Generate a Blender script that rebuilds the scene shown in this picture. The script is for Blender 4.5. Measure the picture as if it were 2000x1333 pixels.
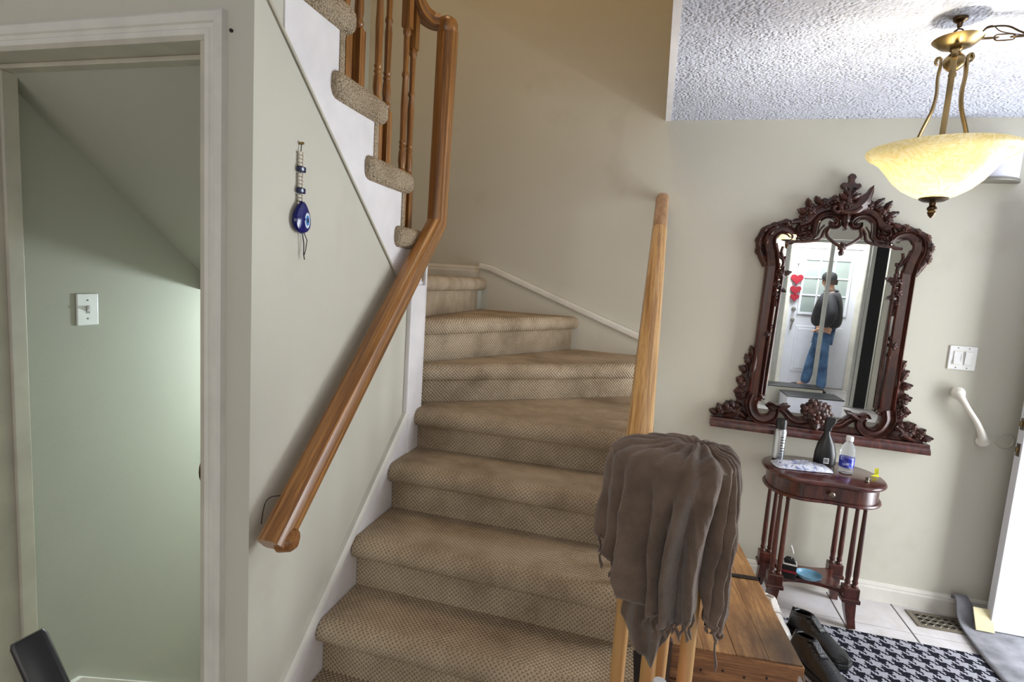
import bpy, bmesh, math, random
from mathutils import Vector, Matrix, noise
random.seed(7)
for o in list(bpy.data.objects): bpy.data.objects.remove(o)
S = bpy.context.scene
COL = S.collection
PI = math.pi
R = math.radians

# ------------------------------------------------------------------ camera
H = 1.5437            # eye height
yaw, pit, rol, F = -0.251193807, -0.113370515, 0.0658846463, 1049.69264
f0 = Vector((math.sin(yaw), math.cos(yaw), 0)); r0 = Vector((math.cos(yaw), -math.sin(yaw), 0)); u0 = Vector((0, 0, 1))
fw = f0*math.cos(pit)+u0*math.sin(pit); u1 = u0*math.cos(pit)-f0*math.sin(pit)
rt = r0*math.cos(rol)+u1*math.sin(rol); up = u1*math.cos(rol)-r0*math.sin(rol)
cd = bpy.data.cameras.new('camera'); cam = bpy.data.objects.new('camera', cd); COL.objects.link(cam)
cam.matrix_world = Matrix(((rt.x, up.x, -fw.x, 0), (rt.y, up.y, -fw.y, 0), (rt.z, up.z, -fw.z, H), (0, 0, 0, 1)))
cd.sensor_width = 36; cd.lens = F*36/2000; cd.clip_start = .02
S.camera = cam

# ------------------------------------------------------------------ light
S.view_settings.view_transform = 'Standard'; S.view_settings.look = 'None'
S.view_settings.exposure = 0.27; S.view_settings.gamma = 1; S.view_settings.use_curve_mapping = False
W = bpy.data.worlds.new('world'); S.world = W; W.use_nodes = True
W.node_tree.nodes['Background'].inputs[0].default_value = (1.0, .955, .89, 1)
W.node_tree.nodes['Background'].inputs[1].default_value = .46
def area(name, loc, target, sx, sy, power, col):
    l = bpy.data.lights.new(name, 'AREA'); l.shape = 'RECTANGLE'; l.size = sx; l.size_y = sy; l.energy = power; l.color = col
    o = bpy.data.objects.new(name, l); COL.objects.link(o); o.location = loc
    o.rotation_euler = (Vector(target)-Vector(loc)).to_track_quat('-Z', 'Z').to_euler()
    return o
def point(name, loc, power, col, rad):
    l = bpy.data.lights.new(name, 'POINT'); l.energy = power; l.color = col; l.shadow_soft_size = rad
    o = bpy.data.objects.new(name, l); COL.objects.link(o); o.location = loc
    return o
area('entry_daylight', (2.66, 2.5, 1.05), (0, 2.3, 1.0), 1.9, .85, 74, (.91, .955, 1))      # open front door
area('living_room_window', (-.6, -3.6, 1.9), (0, 1.5, 1.2), 3.2, 1.8, 34, (1, .97, .93))   # window behind the camera
area('stairwell_light', (-.75, 1.75, 4.8), (-.70, 1.85, 0), .8, .8, 14, (1, .66, .36))       # landing upstairs
point('basement_bulb', (-1.46, 2.44, 1.28), 40, (.80, .93, 1), .05)
area('vestibule_fill', (2.15, -2.0, 2.42), (2.15, -2.05, 0), .7, .7, 48, (.95, .98, 1))  # added fill that brightens the reflected door, no fixture there

# ------------------------------------------------------------------ materials
def lin(c):
    return tuple(((v/255)/12.92 if v/255 <= .04045 else ((v/255+.055)/1.055)**2.4) for v in c)+(1,)
MATS = {}
class NT:
    def __init__(s, name, rough=.6, metal=0, spec=.5):
        s.m = bpy.data.materials.new(name); s.m.use_nodes = True; s.t = s.m.node_tree; s.N = s.t.nodes
        s.b = s.N['Principled BSDF']; s.b.inputs['Roughness'].default_value = rough; s.b.inputs['Metallic'].default_value = metal
        s.b.inputs['Specular IOR Level'].default_value = spec
    def n(s, typ, **kw):
        x = s.N.new(typ)
        for k, v in kw.items(): setattr(x, k, v)
        return x
    def l(s, a, b): s.t.links.new(a, b)
    def co(s, kind='Object', scale=(1, 1, 1), rot=(0, 0, 0)):
        c = s.n('ShaderNodeTexCoord'); m = s.n('ShaderNodeMapping'); m.inputs['Scale'].default_value = scale; m.inputs['Rotation'].default_value = rot
        s.l(c.outputs[kind], m.inputs[0]); return m.outputs[0]
    def noise(s, vec, scale, detail=4, rough=.55, dist=0):
        x = s.n('ShaderNodeTexNoise'); x.inputs['Scale'].default_value = scale; x.inputs['Detail'].default_value = detail
        x.inputs['Roughness'].default_value = rough; x.inputs['Distortion'].default_value = dist
        if vec: s.l(vec, x.inputs['Vector'])
        return x.outputs['Fac']
    def ramp(s, fac, stops):
        r = s.n('ShaderNodeValToRGB'); e = r.color_ramp.elements
        while len(e) < len(stops): e.new(.5)
        for i, (p, c) in enumerate(stops): e[i].position = p; e[i].color = c
        s.l(fac, r.inputs[0]); return r.outputs[0]
    def mix(s, fac, a, b, mode='MIX'):
        x = s.n('ShaderNodeMix', data_type='RGBA', blend_type=mode)
        for i, v in ((0, fac), (6, a), (7, b)):
            if hasattr(v, 'node'): s.l(v, x.inputs[i])
            else: x.inputs[i].default_value = v
        return x.outputs[2]
    def math(s, op, a, b=None, c=None):
        x = s.n('ShaderNodeMath', operation=op)
        for i, v in enumerate((a, b, c)):
            if v is None: continue
            if hasattr(v, 'node'): s.l(v, x.inputs[i])
            else: x.inputs[i].default_value = v
        return x.outputs[0]
    def color(s, c):
        if hasattr(c, 'node'): s.l(c, s.b.inputs['Base Color'])
        else: s.b.inputs['Base Color'].default_value = c
    def bump(s, fac, strength=.3, dist=.01):
        x = s.n('ShaderNodeBump'); x.inputs['Strength'].default_value = strength; x.inputs['Distance'].default_value = dist
        s.l(fac, x.inputs['Height']); s.l(x.outputs[0], s.b.inputs['Normal'])
def plain(name, c, rough=.5, metal=0, var=.06, bump=0, bs=200, spec=.5):
    t = NT(name, rough, metal, spec); v = t.co('Object')
    n = t.noise(v, 9, 4); base = lin(c)
    lo = tuple(x*(1-var*2) for x in base[:3])+(1,); hi = tuple(min(1, x*(1+var)) for x in base[:3])+(1,)
    t.color(t.ramp(n, [(.3, lo), (.7, hi)]))
    if bump: t.bump(t.noise(v, bs, 3), bump, .004)
    MATS[name] = t.m; return t.m
def wallmat(name, c, stain=0.0):
    t = NT(name, .75, 0, .25); v = t.co('Object')
    n = t.noise(v, 1.6, 4); base = lin(c)
    col = t.ramp(n, [(.3, tuple(x*.94 for x in base[:3])+(1,)), (.75, base)])
    if stain:   # smudges rubbed into the paint by hands and bags
        sm = t.noise(t.co('Object', (1, 1, .9)), 3.1, 3, .6)
        f = t.ramp(sm, [(.60, (0, 0, 0, 1)), (.80, (stain, stain, stain, 1))])
        col = t.mix(f, col, lin((128, 112, 86)))
    t.color(col); t.bump(t.noise(v, 260, 2), .12, .003)
    MATS[name] = t.m; return t.m
def woodmat(name, c, dark, kind='UV', scale=(2.2, 14, 14), rough=.38, contrast=(.36, .66), fine=True, coat=0):
    t = NT(name, rough); v = t.co(kind, scale)
    w = t.noise(v, 2.2, 5, .62, .6)
    v2 = t.co(kind, tuple(q*6 for q in scale)); w2 = t.noise(v2, 3, 2, .5)
    col = t.ramp(w, [(contrast[0], lin(dark)), ((contrast[0]+contrast[1])/2, lin(tuple((a+b)/2 for a, b in zip(c, dark)))), (contrast[1], lin(c))])
    col = t.mix(t.ramp(w2, [(.38, (.45, .45, .45, 1)), (.55, (0, 0, 0, 1))]), col, lin(dark))
    t.color(col); t.bump(w2, .12, .002)
    if coat: t.b.inputs['Coat Weight'].default_value = coat; t.b.inputs['Coat Roughness'].default_value = .15
    MATS[name] = t.m; return t.m
wallmat('sage', (206, 203, 189), .16)
wallmat('sage_plain', (196, 193, 178))
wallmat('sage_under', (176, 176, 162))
plain('trim_white', (222, 219, 209), .45, var=.05)
plain('stringer_white', (236, 233, 234), .5, var=.04)
plain('door_white', (222, 224, 232), .35, var=.02)
plain('plate_white', (238, 238, 236), .3, var=.02)
plain('grout', (120, 112, 108), .9)
plain('jamb', (190, 185, 168), .5, var=.06)
woodmat('oak', (190, 134, 72), (112, 72, 33), scale=(1.1, 46, 46), coat=.35)
woodmat('oak_light', (224, 182, 120), (150, 104, 56), scale=(.9, 42, 42), coat=.2, contrast=(.30, .56))
woodmat('oak_pale', (205, 168, 130), (160, 120, 84), scale=(2, 16, 16))
woodmat('oak_z', (186, 130, 70), (112, 71, 32), 'Object', (40, 40, 1.4), coat=.35)
woodmat('oak_cut', (178, 124, 68), (118, 74, 36), 'Object', (18, 18, 18))
woodmat('mahogany', (104, 53, 41), (52, 25, 20), 'Object', (14, 14, 2.2), rough=.32, coat=.3)
woodmat('mahogany_carved', (92, 52, 41), (46, 25, 20), 'Object', (9, 9, 9), rough=.42, coat=.12)
woodmat('mahogany_top', (104, 54, 44), (62, 30, 26), 'Object', (3, 16, 3), rough=.22, coat=.6)
woodmat('pine_top', (184, 140, 88), (124, 86, 50), 'Object', (14, 1.8, 6), rough=.6)
woodmat('pine_front', (178, 126, 78), (104, 66, 36), 'Object', (1.6, 14, 22), rough=.55)
for nm_ in ('pine_top',):     # grime soaked into the lid's corner by the shoes
    t = NT.__new__(NT); t.m = MATS[nm_]; t.t = t.m.node_tree; t.N = t.t.nodes; t.b = t.N['Principled BSDF']
    src = t.b.inputs['Base Color'].links[0].from_socket
    dv = t.n('ShaderNodeVectorMath', operation='DISTANCE'); t.l(t.co('Object'), dv.inputs[0]); dv.inputs[1].default_value = (.37, .07, .45)
    dd = t.math('ADD', dv.outputs['Value'], t.math('MULTIPLY', t.noise(t.co('Object'), 14, 4), .22))
    t.color(t.mix(t.ramp(dd, [(.15, (.8, .8, .8, 1)), (.34, (0, 0, 0, 1))]), src, lin((54, 46, 38))))
plain('dark_iron', (52, 46, 44), .5, .6)
plain('dark_wood', (62, 40, 30), .5)
plain('brass_aged', (150, 128, 88), .3, 1, .1)
plain('bronze', (92, 74, 54), .35, 1, .1)
plain('black_plastic', (30, 28, 28), .35, var=.1)
plain('black_leather', (15, 15, 17), .34, var=.2, bump=.3, bs=160)
plain('sole_black', (16, 16, 17), .7)
plain('shoe_white', (225, 222, 216), .6, bump=.2)
plain('cord_black', (30, 28, 34), .8)
plain('bead_pearl', (224, 216, 200), .25)
plain('grey_mat', (140, 140, 146), .95, var=.25, bump=.8, bs=420)
plain('brass_hinge', (120, 112, 100), .35, .9)
plain('frame_grey', (178, 178, 168), .4)
plain('dark_void', (14, 14, 14), .8)
plain('skin', (198, 150, 124), .55)
plain('jacket', (40, 39, 45), .7, var=.25)
plain('cap_black', (20, 20, 23), .8)
plain('heart_red', (150, 20, 40), .7, var=.12)
plain('vent_metal', (120, 112, 98), .45, .3)
plain('cloth_cream', (206, 196, 158), .9)
plain('paper_yellow', (240, 236, 60), .7)
plain('steel_can', (186, 188, 190), .28, .8)
plain('pink_plastic', (232, 150, 140), .35)
plain('blue_dish', (118, 170, 198), .3, var=.2)
plain('sconce_white', (214, 214, 226), .5)
plain('pewter', (138, 134, 126), .4, .5)
plain('enamel_white', (232, 229, 218), .3, var=.03)
plain('stone_floor', (176, 168, 160), .5)
plain('blue_glass', (12, 16, 104), .12, var=.2)
plain('eye_white', (210, 225, 240), .2)
plain('eye_blue', (70, 130, 190), .2)
plain('eye_black', (14, 16, 30), .2)
plain('navy_bead', (20, 24, 70), .25)
plain('hair_dark', (48, 38, 32), .8)
# denim
t = NT('denim', .85); v = t.co('Object'); t.color(t.ramp(t.noise(v, 7, 4), [(.3, lin((38, 62, 96))), (.7, lin((96, 132, 172)))])); MATS['denim'] = t.m
# popcorn ceiling
t = NT('popcorn', .95, 0, .1); v = t.co('Object')
vo = t.n('ShaderNodeTexVoronoi', feature='SMOOTH_F1'); vo.inputs['Scale'].default_value = 95; t.l(v, vo.inputs['Vector'])
msk = t.ramp(t.noise(v, 7, 3), [(.3, (.35, .35, .35, 1)), (.6, (1, 1, 1, 1))])
hgt = t.math('ADD', t.math('MULTIPLY', t.math('SUBTRACT', 1.0, vo.outputs['Distance']), msk), t.math('MULTIPLY', t.noise(v, 120, 3), .5))
t.color(t.ramp(t.noise(v, 40, 3), [(.3, lin((192, 195, 208))), (.7, lin((208, 211, 224)))])); t.bump(hgt, 1.0, .010); MATS['popcorn'] = t.m
# carpet: diagonal rows of loops, from the UVs of each tread
def carpet(name, c1, c2, c3):
    t = NT(name, .97, 0, .1)
    v = t.co('UV')
    sx = t.n('ShaderNodeSeparateXYZ'); t.l(v, sx.inputs[0])
    nz = t.math('MULTIPLY', t.math('SUBTRACT', t.noise(t.co('UV'), 30, 2), .5), .006)
    a = t.math('SINE', t.math('MULTIPLY', t.math('ADD', sx.outputs[0], nz), 2*PI/.0150))
    b = t.math('SINE', t.math('MULTIPLY', t.math('ADD', sx.outputs[1], nz), 2*PI/.0150))
    p = t.math('MULTIPLY_ADD', t.math('MULTIPLY', a, b), .5, .5)
    fz = t.noise(t.co('Object'), 420, 2)
    hh = t.math('ADD', p, t.math('MULTIPLY', fz, .8))
    big = t.ramp(t.noise(t.co('Object'), 4.5, 4, .6), [(.3, lin(c2)), (.62, lin(c1))])
    f = t.ramp(p, [(.05, (.70, .70, .70, 1)), (.5, (0, 0, 0, 1))])
    t.color(t.mix(t.math('MULTIPLY', t.ramp(fz, [(.3, (.35, .35, .35, 1)), (.7, (0, 0, 0, 1))]), .6), t.mix(f, big, lin(c3)), lin(c3))); t.bump(hh, .8, .006)
    MATS[name] = t.m
carpet('carpet', (212, 193, 166), (164, 145, 120), (100, 86, 68))
t = NT('carpet_roll', .97, 0, .1); v = t.co('Object')
vo = t.n('ShaderNodeTexVoronoi'); vo.inputs['Scale'].default_value = 170; t.l(v, vo.inputs['Vector'])
t.color(t.mix(t.ramp(vo.outputs['Distance'], [(.35, (0, 0, 0, 1)), (.9, (.55, .55, .55, 1))]), t.ramp(t.noise(v, 12, 4), [(.3, lin((178, 160, 134))), (.7, lin((208, 190, 163)))]), lin((104, 90, 70))))
t.bump(t.math('SUBTRACT', 1, vo.outputs['Distance']), 1, .008); MATS['carpet_roll'] = t.m
# scarf
t = NT('scarf', .95, 0, .15); v = t.co('Object')
t.b.inputs['Sheen Weight'].default_value = .35
t.color(t.ramp(t.noise(v, 14, 5), [(.3, lin((92, 77, 66))), (.7, lin((122, 103, 88)))])); t.bump(t.math('ADD', t.math('MULTIPLY', t.noise(v, 26, 4), 3), t.noise(v, 500, 2)), .5, .005); MATS['scarf'] = t.m
# tile
t = NT('tile', .22, 0, .5); v = t.co('Object'); oi = t.n('ShaderNodeObjectInfo')
vv = t.n('ShaderNodeVectorMath', operation='ADD'); t.l(v, vv.inputs[0]); t.l(oi.outputs['Location'], vv.inputs[1])
t.color(t.ramp(t.noise(vv.outputs[0], 5, 6, .6, 1.2), [(.3, lin((184, 178, 174))), (.7, lin((206, 203, 206)))])); MATS['tile'] = t.m
# houndstooth rug
t = NT('houndstooth', .95, 0, .1)
sx = t.n('ShaderNodeSeparateXYZ'); v = t.co('Object', (1/.0080, 1/.0080, 1), (0, 0, 0)); t.l(v, sx.inputs[0])
wob = t.math('MULTIPLY', t.math('SUBTRACT', t.noise(t.co('Object'), 55, 3), .5), 1.6)
X = t.math('FLOOR', t.math('ADD', sx.outputs[0], wob)); Y = t.math('FLOOR', t.math('ADD', sx.outputs[1], wob))
def md(a, n): return t.math('FLOORED_MODULO', a, n)
wa = t.math('LESS_THAN', md(X, 8), 3.5); we = t.math('LESS_THAN', md(Y, 8), 3.5)
pk = t.math('LESS_THAN', md(t.math('ADD', X, Y), 4), 1.5)
inv = t.math('SUBTRACT', 1, pk)
hs = t.math('ADD', t.math('MULTIPLY', wa, pk), t.math('MULTIPLY', we, inv))
t.color(t.mix(hs, lin((158, 158, 166)), lin((24, 24, 34)))); t.bump(t.noise(t.co('Object'), 350, 3), .7, .006); MATS['houndstooth'] = t.m
# patterned carpet strip seen in the mirror
# glass, mirror, plastic
t = NT('mirror_glass', .012, 1); t.color((.93, .95, .94, 1)); MATS['mirror_glass'] = t.m
t = NT('clear_plastic', .08, 0); t.color((.92, .95, 1, 1)); t.b.inputs['Transmission Weight'].default_value = .9; t.b.inputs['IOR'].default_value = 1.12; MATS['clear_plastic'] = t.m
t = NT('door_glass', .1, 0); v = t.co('Object'); t.color(lin((150, 160, 156))); MATS['door_glass'] = t.m
t = NT('pane_glass', .02); tr = t.n('ShaderNodeBsdfTransparent'); gl = t.n('ShaderNodeBsdfGlossy'); gl.inputs['Roughness'].default_value = .02
mx = t.n('ShaderNodeMixShader'); mx.inputs[0].default_value = .05; t.l(tr.outputs[0], mx.inputs[1]); t.l(gl.outputs[0], mx.inputs[2]); t.l(mx.outputs[0], t.N['Material Output'].inputs[0]); MATS['pane_glass'] = t.m
# alabaster bowl
t = NT('alabaster', .3); v = t.co('Object')
vein = t.ramp(t.noise(v, 16, 6, .65, 2.2), [(.46, lin((255, 250, 232))), (.5, lin((226, 212, 150))), (.54, lin((255, 250, 230)))])
col = t.mix(t.ramp(t.noise(v, 6, 3), [(.35, (0, 0, 0, 1)), (.7, (.6, .6, .6, 1))]), vein, lin((236, 226, 170)))
t.color(col); tl = t.n('ShaderNodeBsdfTranslucent'); t.l(col, tl.inputs[0]); mx = t.n('ShaderNodeMixShader'); mx.inputs[0].default_value = .5
t.l(t.b.outputs[0], mx.inputs[1]); t.l(tl.outputs[0], mx.inputs[2]); t.l(mx.outputs[0], t.N['Material Output'].inputs[0]); MATS['alabaster'] = t.m
t = NT('bulb', .3); t.b.inputs['Emission Color'].default_value = (1, .93, .75, 1); t.b.inputs['Emission Strength'].default_value = 25; MATS['bulb'] = t.m
# printed foil pack
t = NT('foil_pack', .25, .1); v = t.co('Object')
t.color(t.ramp(t.noise(v, 28, 3, .6, 1), [(.35, lin((120, 128, 176))), (.48, lin((206, 210, 226))), (.6, lin((236, 238, 244))), (.68, lin((150, 160, 200)))])); t.bump(t.noise(v, 60, 3), .6, .006); MATS['foil_pack'] = t.m
# bottle label
t = NT('blue_label', .25); v = t.co('Object')
t.color(t.ramp(t.noise(v, 40, 2), [(.45, lin((34, 40, 150))), (.58, lin((70, 84, 190))), (.7, lin((190, 200, 235)))])); MATS['blue_label'] = t.m

# ------------------------------------------------------------------ mesh helpers
class MB:
    def __init__(s): s.v = []; s.f = []; s.uv = {}
    def add(s, vs, fs, uvs=None, M=None):
        b = len(s.v)
        for p in vs: s.v.append(tuple(M @ Vector(p)) if M else tuple(p))
        for i, f in enumerate(fs):
            if uvs: s.uv[len(s.f)] = uvs[i]
            s.f.append(tuple(b+k for k in f))
        return s
    def box(s, x0, x1, y0, y1, z0, z1, M=None):
        vs = [(x, y, z) for z in (z0, z1) for y in (y0, y1) for x in (x0, x1)]
        return s.add(vs, [(0, 2, 3, 1), (4, 5, 7, 6), (0, 1, 5, 4), (2, 6, 7, 3), (0, 4, 6, 2), (1, 3, 7, 5)], None, M)
    def prism(s, poly, a0, a1, axis='z', M=None):
        # poly in the two other axes: z->(x,y), x->(y,z), y->(x,z)
        def P(p, a): return {'z': (p[0], p[1], a), 'x': (a, p[0], p[1]), 'y': (p[0], a, p[1])}[axis]
        n = len(poly); vs = [P(p, a0) for p in poly]+[P(p, a1) for p in poly]
        fs = [tuple(range(n))[::-1], tuple(range(n, 2*n))]+[(i, (i+1) % n, n+(i+1) % n, n+i) for i in range(n)]
        return s.add(vs, fs, None, M)
    def lathe(s, prof, n=20, M=None):
        # prof (r,z) list
        vs = []; fs = []
        for r, z in prof:
            for i in range(n): a = 2*PI*i/n; vs.append((r*math.cos(a), r*math.sin(a), z))
        for k in range(len(prof)-1):
            for i in range(n):
                j = (i+1) % n; fs.append((k*n+i, k*n+j, (k+1)*n+j, (k+1)*n+i))
        if prof[0][0] > 1e-5: fs.append(tuple(range(n))[::-1])
        if prof[-1][0] > 1e-5: fs.append(tuple((len(prof)-1)*n+i for i in range(n)))
        return s.add(vs, fs, None, M)
    def sweep(s, path, prof, upv=(0, 0, 1), scales=None, caps=True, M=None, closed=False):
        # prof: closed 2D polygon (side, up); path: 3D points
        P = [Vector(p) for p in path]; n = len(prof); m = len(P); vs = []; fs = []; uvs = []
        per = [0]
        for i in range(n): per.append(per[-1]+math.dist(prof[i], prof[(i+1) % n]))
        L = 0; Ls = []
        for k in range(m):
            if k: L += (P[k]-P[k-1]).length
            Ls.append(L)
            if closed: T = (P[(k+1) % m]-P[k-1]).normalized()
            else:
                T = Vector((0, 0, 0))
                if k > 0: T += (P[k]-P[k-1]).normalized()
                if k < m-1: T += (P[k+1]-P[k]).normalized()
                T.normalize()
            U = Vector(upv); side = T.cross(U)
            if side.length < 1e-4: side = T.cross(Vector((0, 1, 0.01)))
            side.normalize(); U = side.cross(T).normalized()
            sc = scales[k] if scales else 1
            if not isinstance(sc, tuple): sc = (sc, sc)
            for a, b in prof: vs.append(P[k]+side*a*sc[0]+U*b*sc[1])
        for k in range(m if closed else m-1):
            k2 = (k+1) % m
            for i in range(n):
                j = (i+1) % n; fs.append((k*n+i, k*n+j, k2*n+j, k2*n+i))
                l2 = Ls[k2] if k2 else Ls[k]+.01
                uvs.append([(Ls[k], per[i]), (Ls[k], per[i+1]), (l2, per[i+1]), (l2, per[i])])
        if caps and not closed:
            fs.append(tuple(range(n))[::-1]); uvs.append([prof[i] for i in range(n)][::-1])
            fs.append(tuple((m-1)*n+i for i in range(n))); uvs.append([prof[i] for i in range(n)])
        return s.add(vs, fs, uvs, M)
    def tube(s, path, r, n=10, upv=(0, 0, 1), M=None, closed=False):
        if not isinstance(r, (list, tuple)): r = [r]*len(path)
        prof = [(math.cos(2*PI*i/n), math.sin(2*PI*i/n)) for i in range(n)]
        return s.sweep(path, prof, upv, list(r), True, M, closed)
    def ball(s, c, rx, ry=None, rz=None, n=10, m=7, M=None):
        ry = ry or rx; rz = rz or rx; vs = [(c[0], c[1], c[2]-rz)]; fs = []
        for k in range(1, m):
            a = -PI/2+PI*k/m
            for i in range(n): b = 2*PI*i/n; vs.append((c[0]+rx*math.cos(a)*math.cos(b), c[1]+ry*math.cos(a)*math.sin(b), c[2]+rz*math.sin(a)))
        vs.append((c[0], c[1], c[2]+rz)); e = len(vs)-1
        for i in range(n):
            j = (i+1) % n; fs.append((0, 1+j, 1+i)); fs.append((e, 1+(m-2)*n+i, 1+(m-2)*n+j))
            for k in range(m-2): fs.append((1+k*n+i, 1+k*n+j, 1+(k+1)*n+j, 1+(k+1)*n+i))
        return s.add(vs, fs, None, M)
    def build(s, name, mat, parent=None, smooth=35, bevel=0, seg=2, loc=None):
        me = bpy.data.meshes.new(name); me.from_pydata(s.v, [], s.f); me.update()
        if s.uv:
            ul = me.uv_layers.new(name='UVMap')
            for p in me.polygons:
                u = s.uv.get(p.index)
                if u:
                    for k, li in enumerate(p.loop_indices): ul.data[li].uv = u[k]
        bm = bmesh.new(); bm.from_mesh(me); bmesh.ops.recalc_face_normals(bm, faces=bm.faces); bm.to_mesh(me); bm.free()
        if smooth:
            me.polygons.foreach_set('use_smooth', [True]*len(me.polygons)); me.set_sharp_from_angle(angle=R(smooth))
        me.materials.append(MATS[mat]); o = bpy.data.objects.new(name, me); COL.objects.link(o)
        if parent: o.parent = parent
        if loc: o.location = loc
        if bevel:
            b = o.modifiers.new('bevel', 'BEVEL'); b.width = bevel; b.segments = seg; b.limit_method = 'ANGLE'; b.angle_limit = R(40)
        return o
def tag(o, label=None, cat=None, group=None, kind=None):
    if label: o['label'] = label
    if cat: o['category'] = cat
    if group: o['group'] = group
    if kind: o['kind'] = kind
    return o
def thing(name, label, cat, loc=(0, 0, 0), rz=0, group=None):
    o = bpy.data.objects.new(name, None); COL.objects.link(o); o.empty_display_size = .05
    o.location = loc; o.rotation_euler = (0, 0, rz); return tag(o, label, cat, group)
def struct(o, label=None): return tag(o, label, None, None, 'structure')
def T(x=0, y=0, z=0, rx=0, ry=0, rz=0): return Matrix.Translation((x, y, z)) @ Matrix.Rotation(rz, 4, 'Z') @ Matrix.Rotation(ry, 4, 'Y') @ Matrix.Rotation(rx, 4, 'X')
def rrect(w, h, r, n=5):
    pts = []
    for cx, cy, a0 in ((w/2-r, h/2-r, 0), (-w/2+r, h/2-r, 90), (-w/2+r, -h/2+r, 180), (w/2-r, -h/2+r, 270)):
        for i in range(n+1):
            a = R(a0+90*i/n); pts.append((cx+r*math.cos(a), cy+r*math.sin(a)))
    return pts
def spline(pts, n=8):
    # Catmull-Rom through points (tuples of any dimension)
    out = []; P = [pts[0]]+list(pts)+[pts[-1]]
    for k in range(1, len(P)-2):
        for i in range(n):
            u = i/n; a, b, c, d = P[k-1], P[k], P[k+1], P[k+2]
            out.append(tuple(.5*((2*b[j])+(-a[j]+c[j])*u+(2*a[j]-5*b[j]+4*c[j]-d[j])*u*u+(-a[j]+3*b[j]-3*c[j]+d[j])*u**3) for j in range(len(b))))
    out.append(tuple(pts[-1])); return out

# ================================================================== the shell
YM = 3.0787; XL = -.892; YD = 1.045; CZ = 2.44; XE = -.026
# floor and tiles
fl = struct(MB().box(-3, 3.6, -4.2, YD+.1, -.1, -.006).box(XL-.1, 3.6, YD+.1, YM+.05, -.1, -.006).build('floor', 'grout', smooth=0))
tm = None
tb = MB().box(-.1485, .1485, -.1485, .1485, -.005, 0)
for i in range(-3, 7):
    for j in range(-18, 1):
        cx = 1.184+.301*i; cy = 2.9715+.301*j
        if cx < .16 and cy > .5: continue
        if tm is None:
            o = tb.build('tile', 'tile', fl, 0, .0025, 1); tm = o
        else:
            o = tm.copy(); COL.objects.link(o); o.parent = fl
        o.location = (cx, cy, 0)
# mirror wall, rear of the stairs (one plane, two storeys on the stair side)
struct(MB().prism([(-1.9, -.1), (2.75, -.1), (2.75, 5.0), (-1.9, 5.0)], YM, YM+.1, 'y').build('wall_back', 'sage', smooth=0))
# foyer ceiling, with its cut edge over the stairwell
struct(MB().box(XE, 3.4, -2.75, YM, CZ, CZ+.3).build('ceiling', 'popcorn', smooth=0))
struct(MB().box(XE, XE+.028, 1.0, YM, CZ-.0025, CZ).build('trim_1', 'stringer_white', smooth=0), 'smooth white plaster edge of the foyer ceiling')
struct(MB().box(-3, XE, -4.2, YD, CZ, CZ+.3).build('ceiling_living', 'popcorn', smooth=0))
# left stair wall and the wall with the basement doorway
struct(MB().prism([(YD+.095, -.1), (1.975, -.1), (1.975, 1.34), (YD+.095, 2.0833)], XL-.1, XL, 'x').build('wall_left', 'sage', smooth=0))
dw = MB()
dw.box(-1.019, XL, YD, YD+.095, -.1, 3.0); dw.box(-1.765, -1.019, YD, YD+.095, 2.035, 3.0); dw.box(-3, -1.765, YD, YD+.095, -.1, 3.0)
struct(dw.build('wall_doorway', 'sage', smooth=0))
# upper stairwell enclosure
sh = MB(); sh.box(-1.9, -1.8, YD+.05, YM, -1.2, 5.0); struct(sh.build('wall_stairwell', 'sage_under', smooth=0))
struct(MB().box(-1.9, 0, YD, YM, 4.9, 5.0).build('ceiling_stairwell', 'sage_plain', smooth=0))
struct(MB().box(XE, XE+.1, 1.0, YM, CZ+.3, 4.9).build('wall_upper_right', 'sage_plain', smooth=0))
struct(MB().box(-1.8, XE, YD-.05, YD, 3.0, 4.9).build('wall_upper_front', 'sage_plain', smooth=0))
# right wall with the open front doorway
rw = MB(); rw.box(2.62, 2.72, .9, 2.03, -.1, CZ); rw.box(2.62, 2.72, 2.03, 2.97, 2.06, CZ); rw.box(2.62, 2.72, 2.97, YM, -.1, CZ)
struct(rw.build('wall_right', 'sage_plain', smooth=0))
# vestibule seen in the mirror
vb = MB(); vb.box(.9, 1.90, -2.7, -2.6, -.1, CZ); vb.box(1.90, 2.82, -2.7, -2.6, 2.05, CZ); vb.box(2.82, 3.4, -2.7, -2.6, -.1, CZ)
struct(vb.build('wall_vestibule', 'sage_plain', smooth=0))

# --- basement stair behind the doorway
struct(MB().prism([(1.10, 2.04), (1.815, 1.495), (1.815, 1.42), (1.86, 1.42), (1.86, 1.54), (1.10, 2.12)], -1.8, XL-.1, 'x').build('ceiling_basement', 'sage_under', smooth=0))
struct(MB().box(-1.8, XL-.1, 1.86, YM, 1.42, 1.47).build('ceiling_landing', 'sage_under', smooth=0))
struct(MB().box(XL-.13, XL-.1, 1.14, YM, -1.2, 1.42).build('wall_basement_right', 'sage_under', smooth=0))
struct(MB().prism([(1.14, .10), (1.30, .085), (3.0, -1.35), (3.0, -1.5), (1.14, -.1)], -1.8, -1.782, 'x').build('baseboard_basement', 'trim_white', smooth=0))
bs = thing('basement_staircase', 'carpeted basement steps going down behind the doorway', 'staircase')
for k in range(7):
    MB().box(-1.782, XL-.13, 1.16+.22*k, 1.40+.22*k, -.19*k-.2, -.19*k-.02).build('step', 'carpet_roll', bs, 0, .015)

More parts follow.
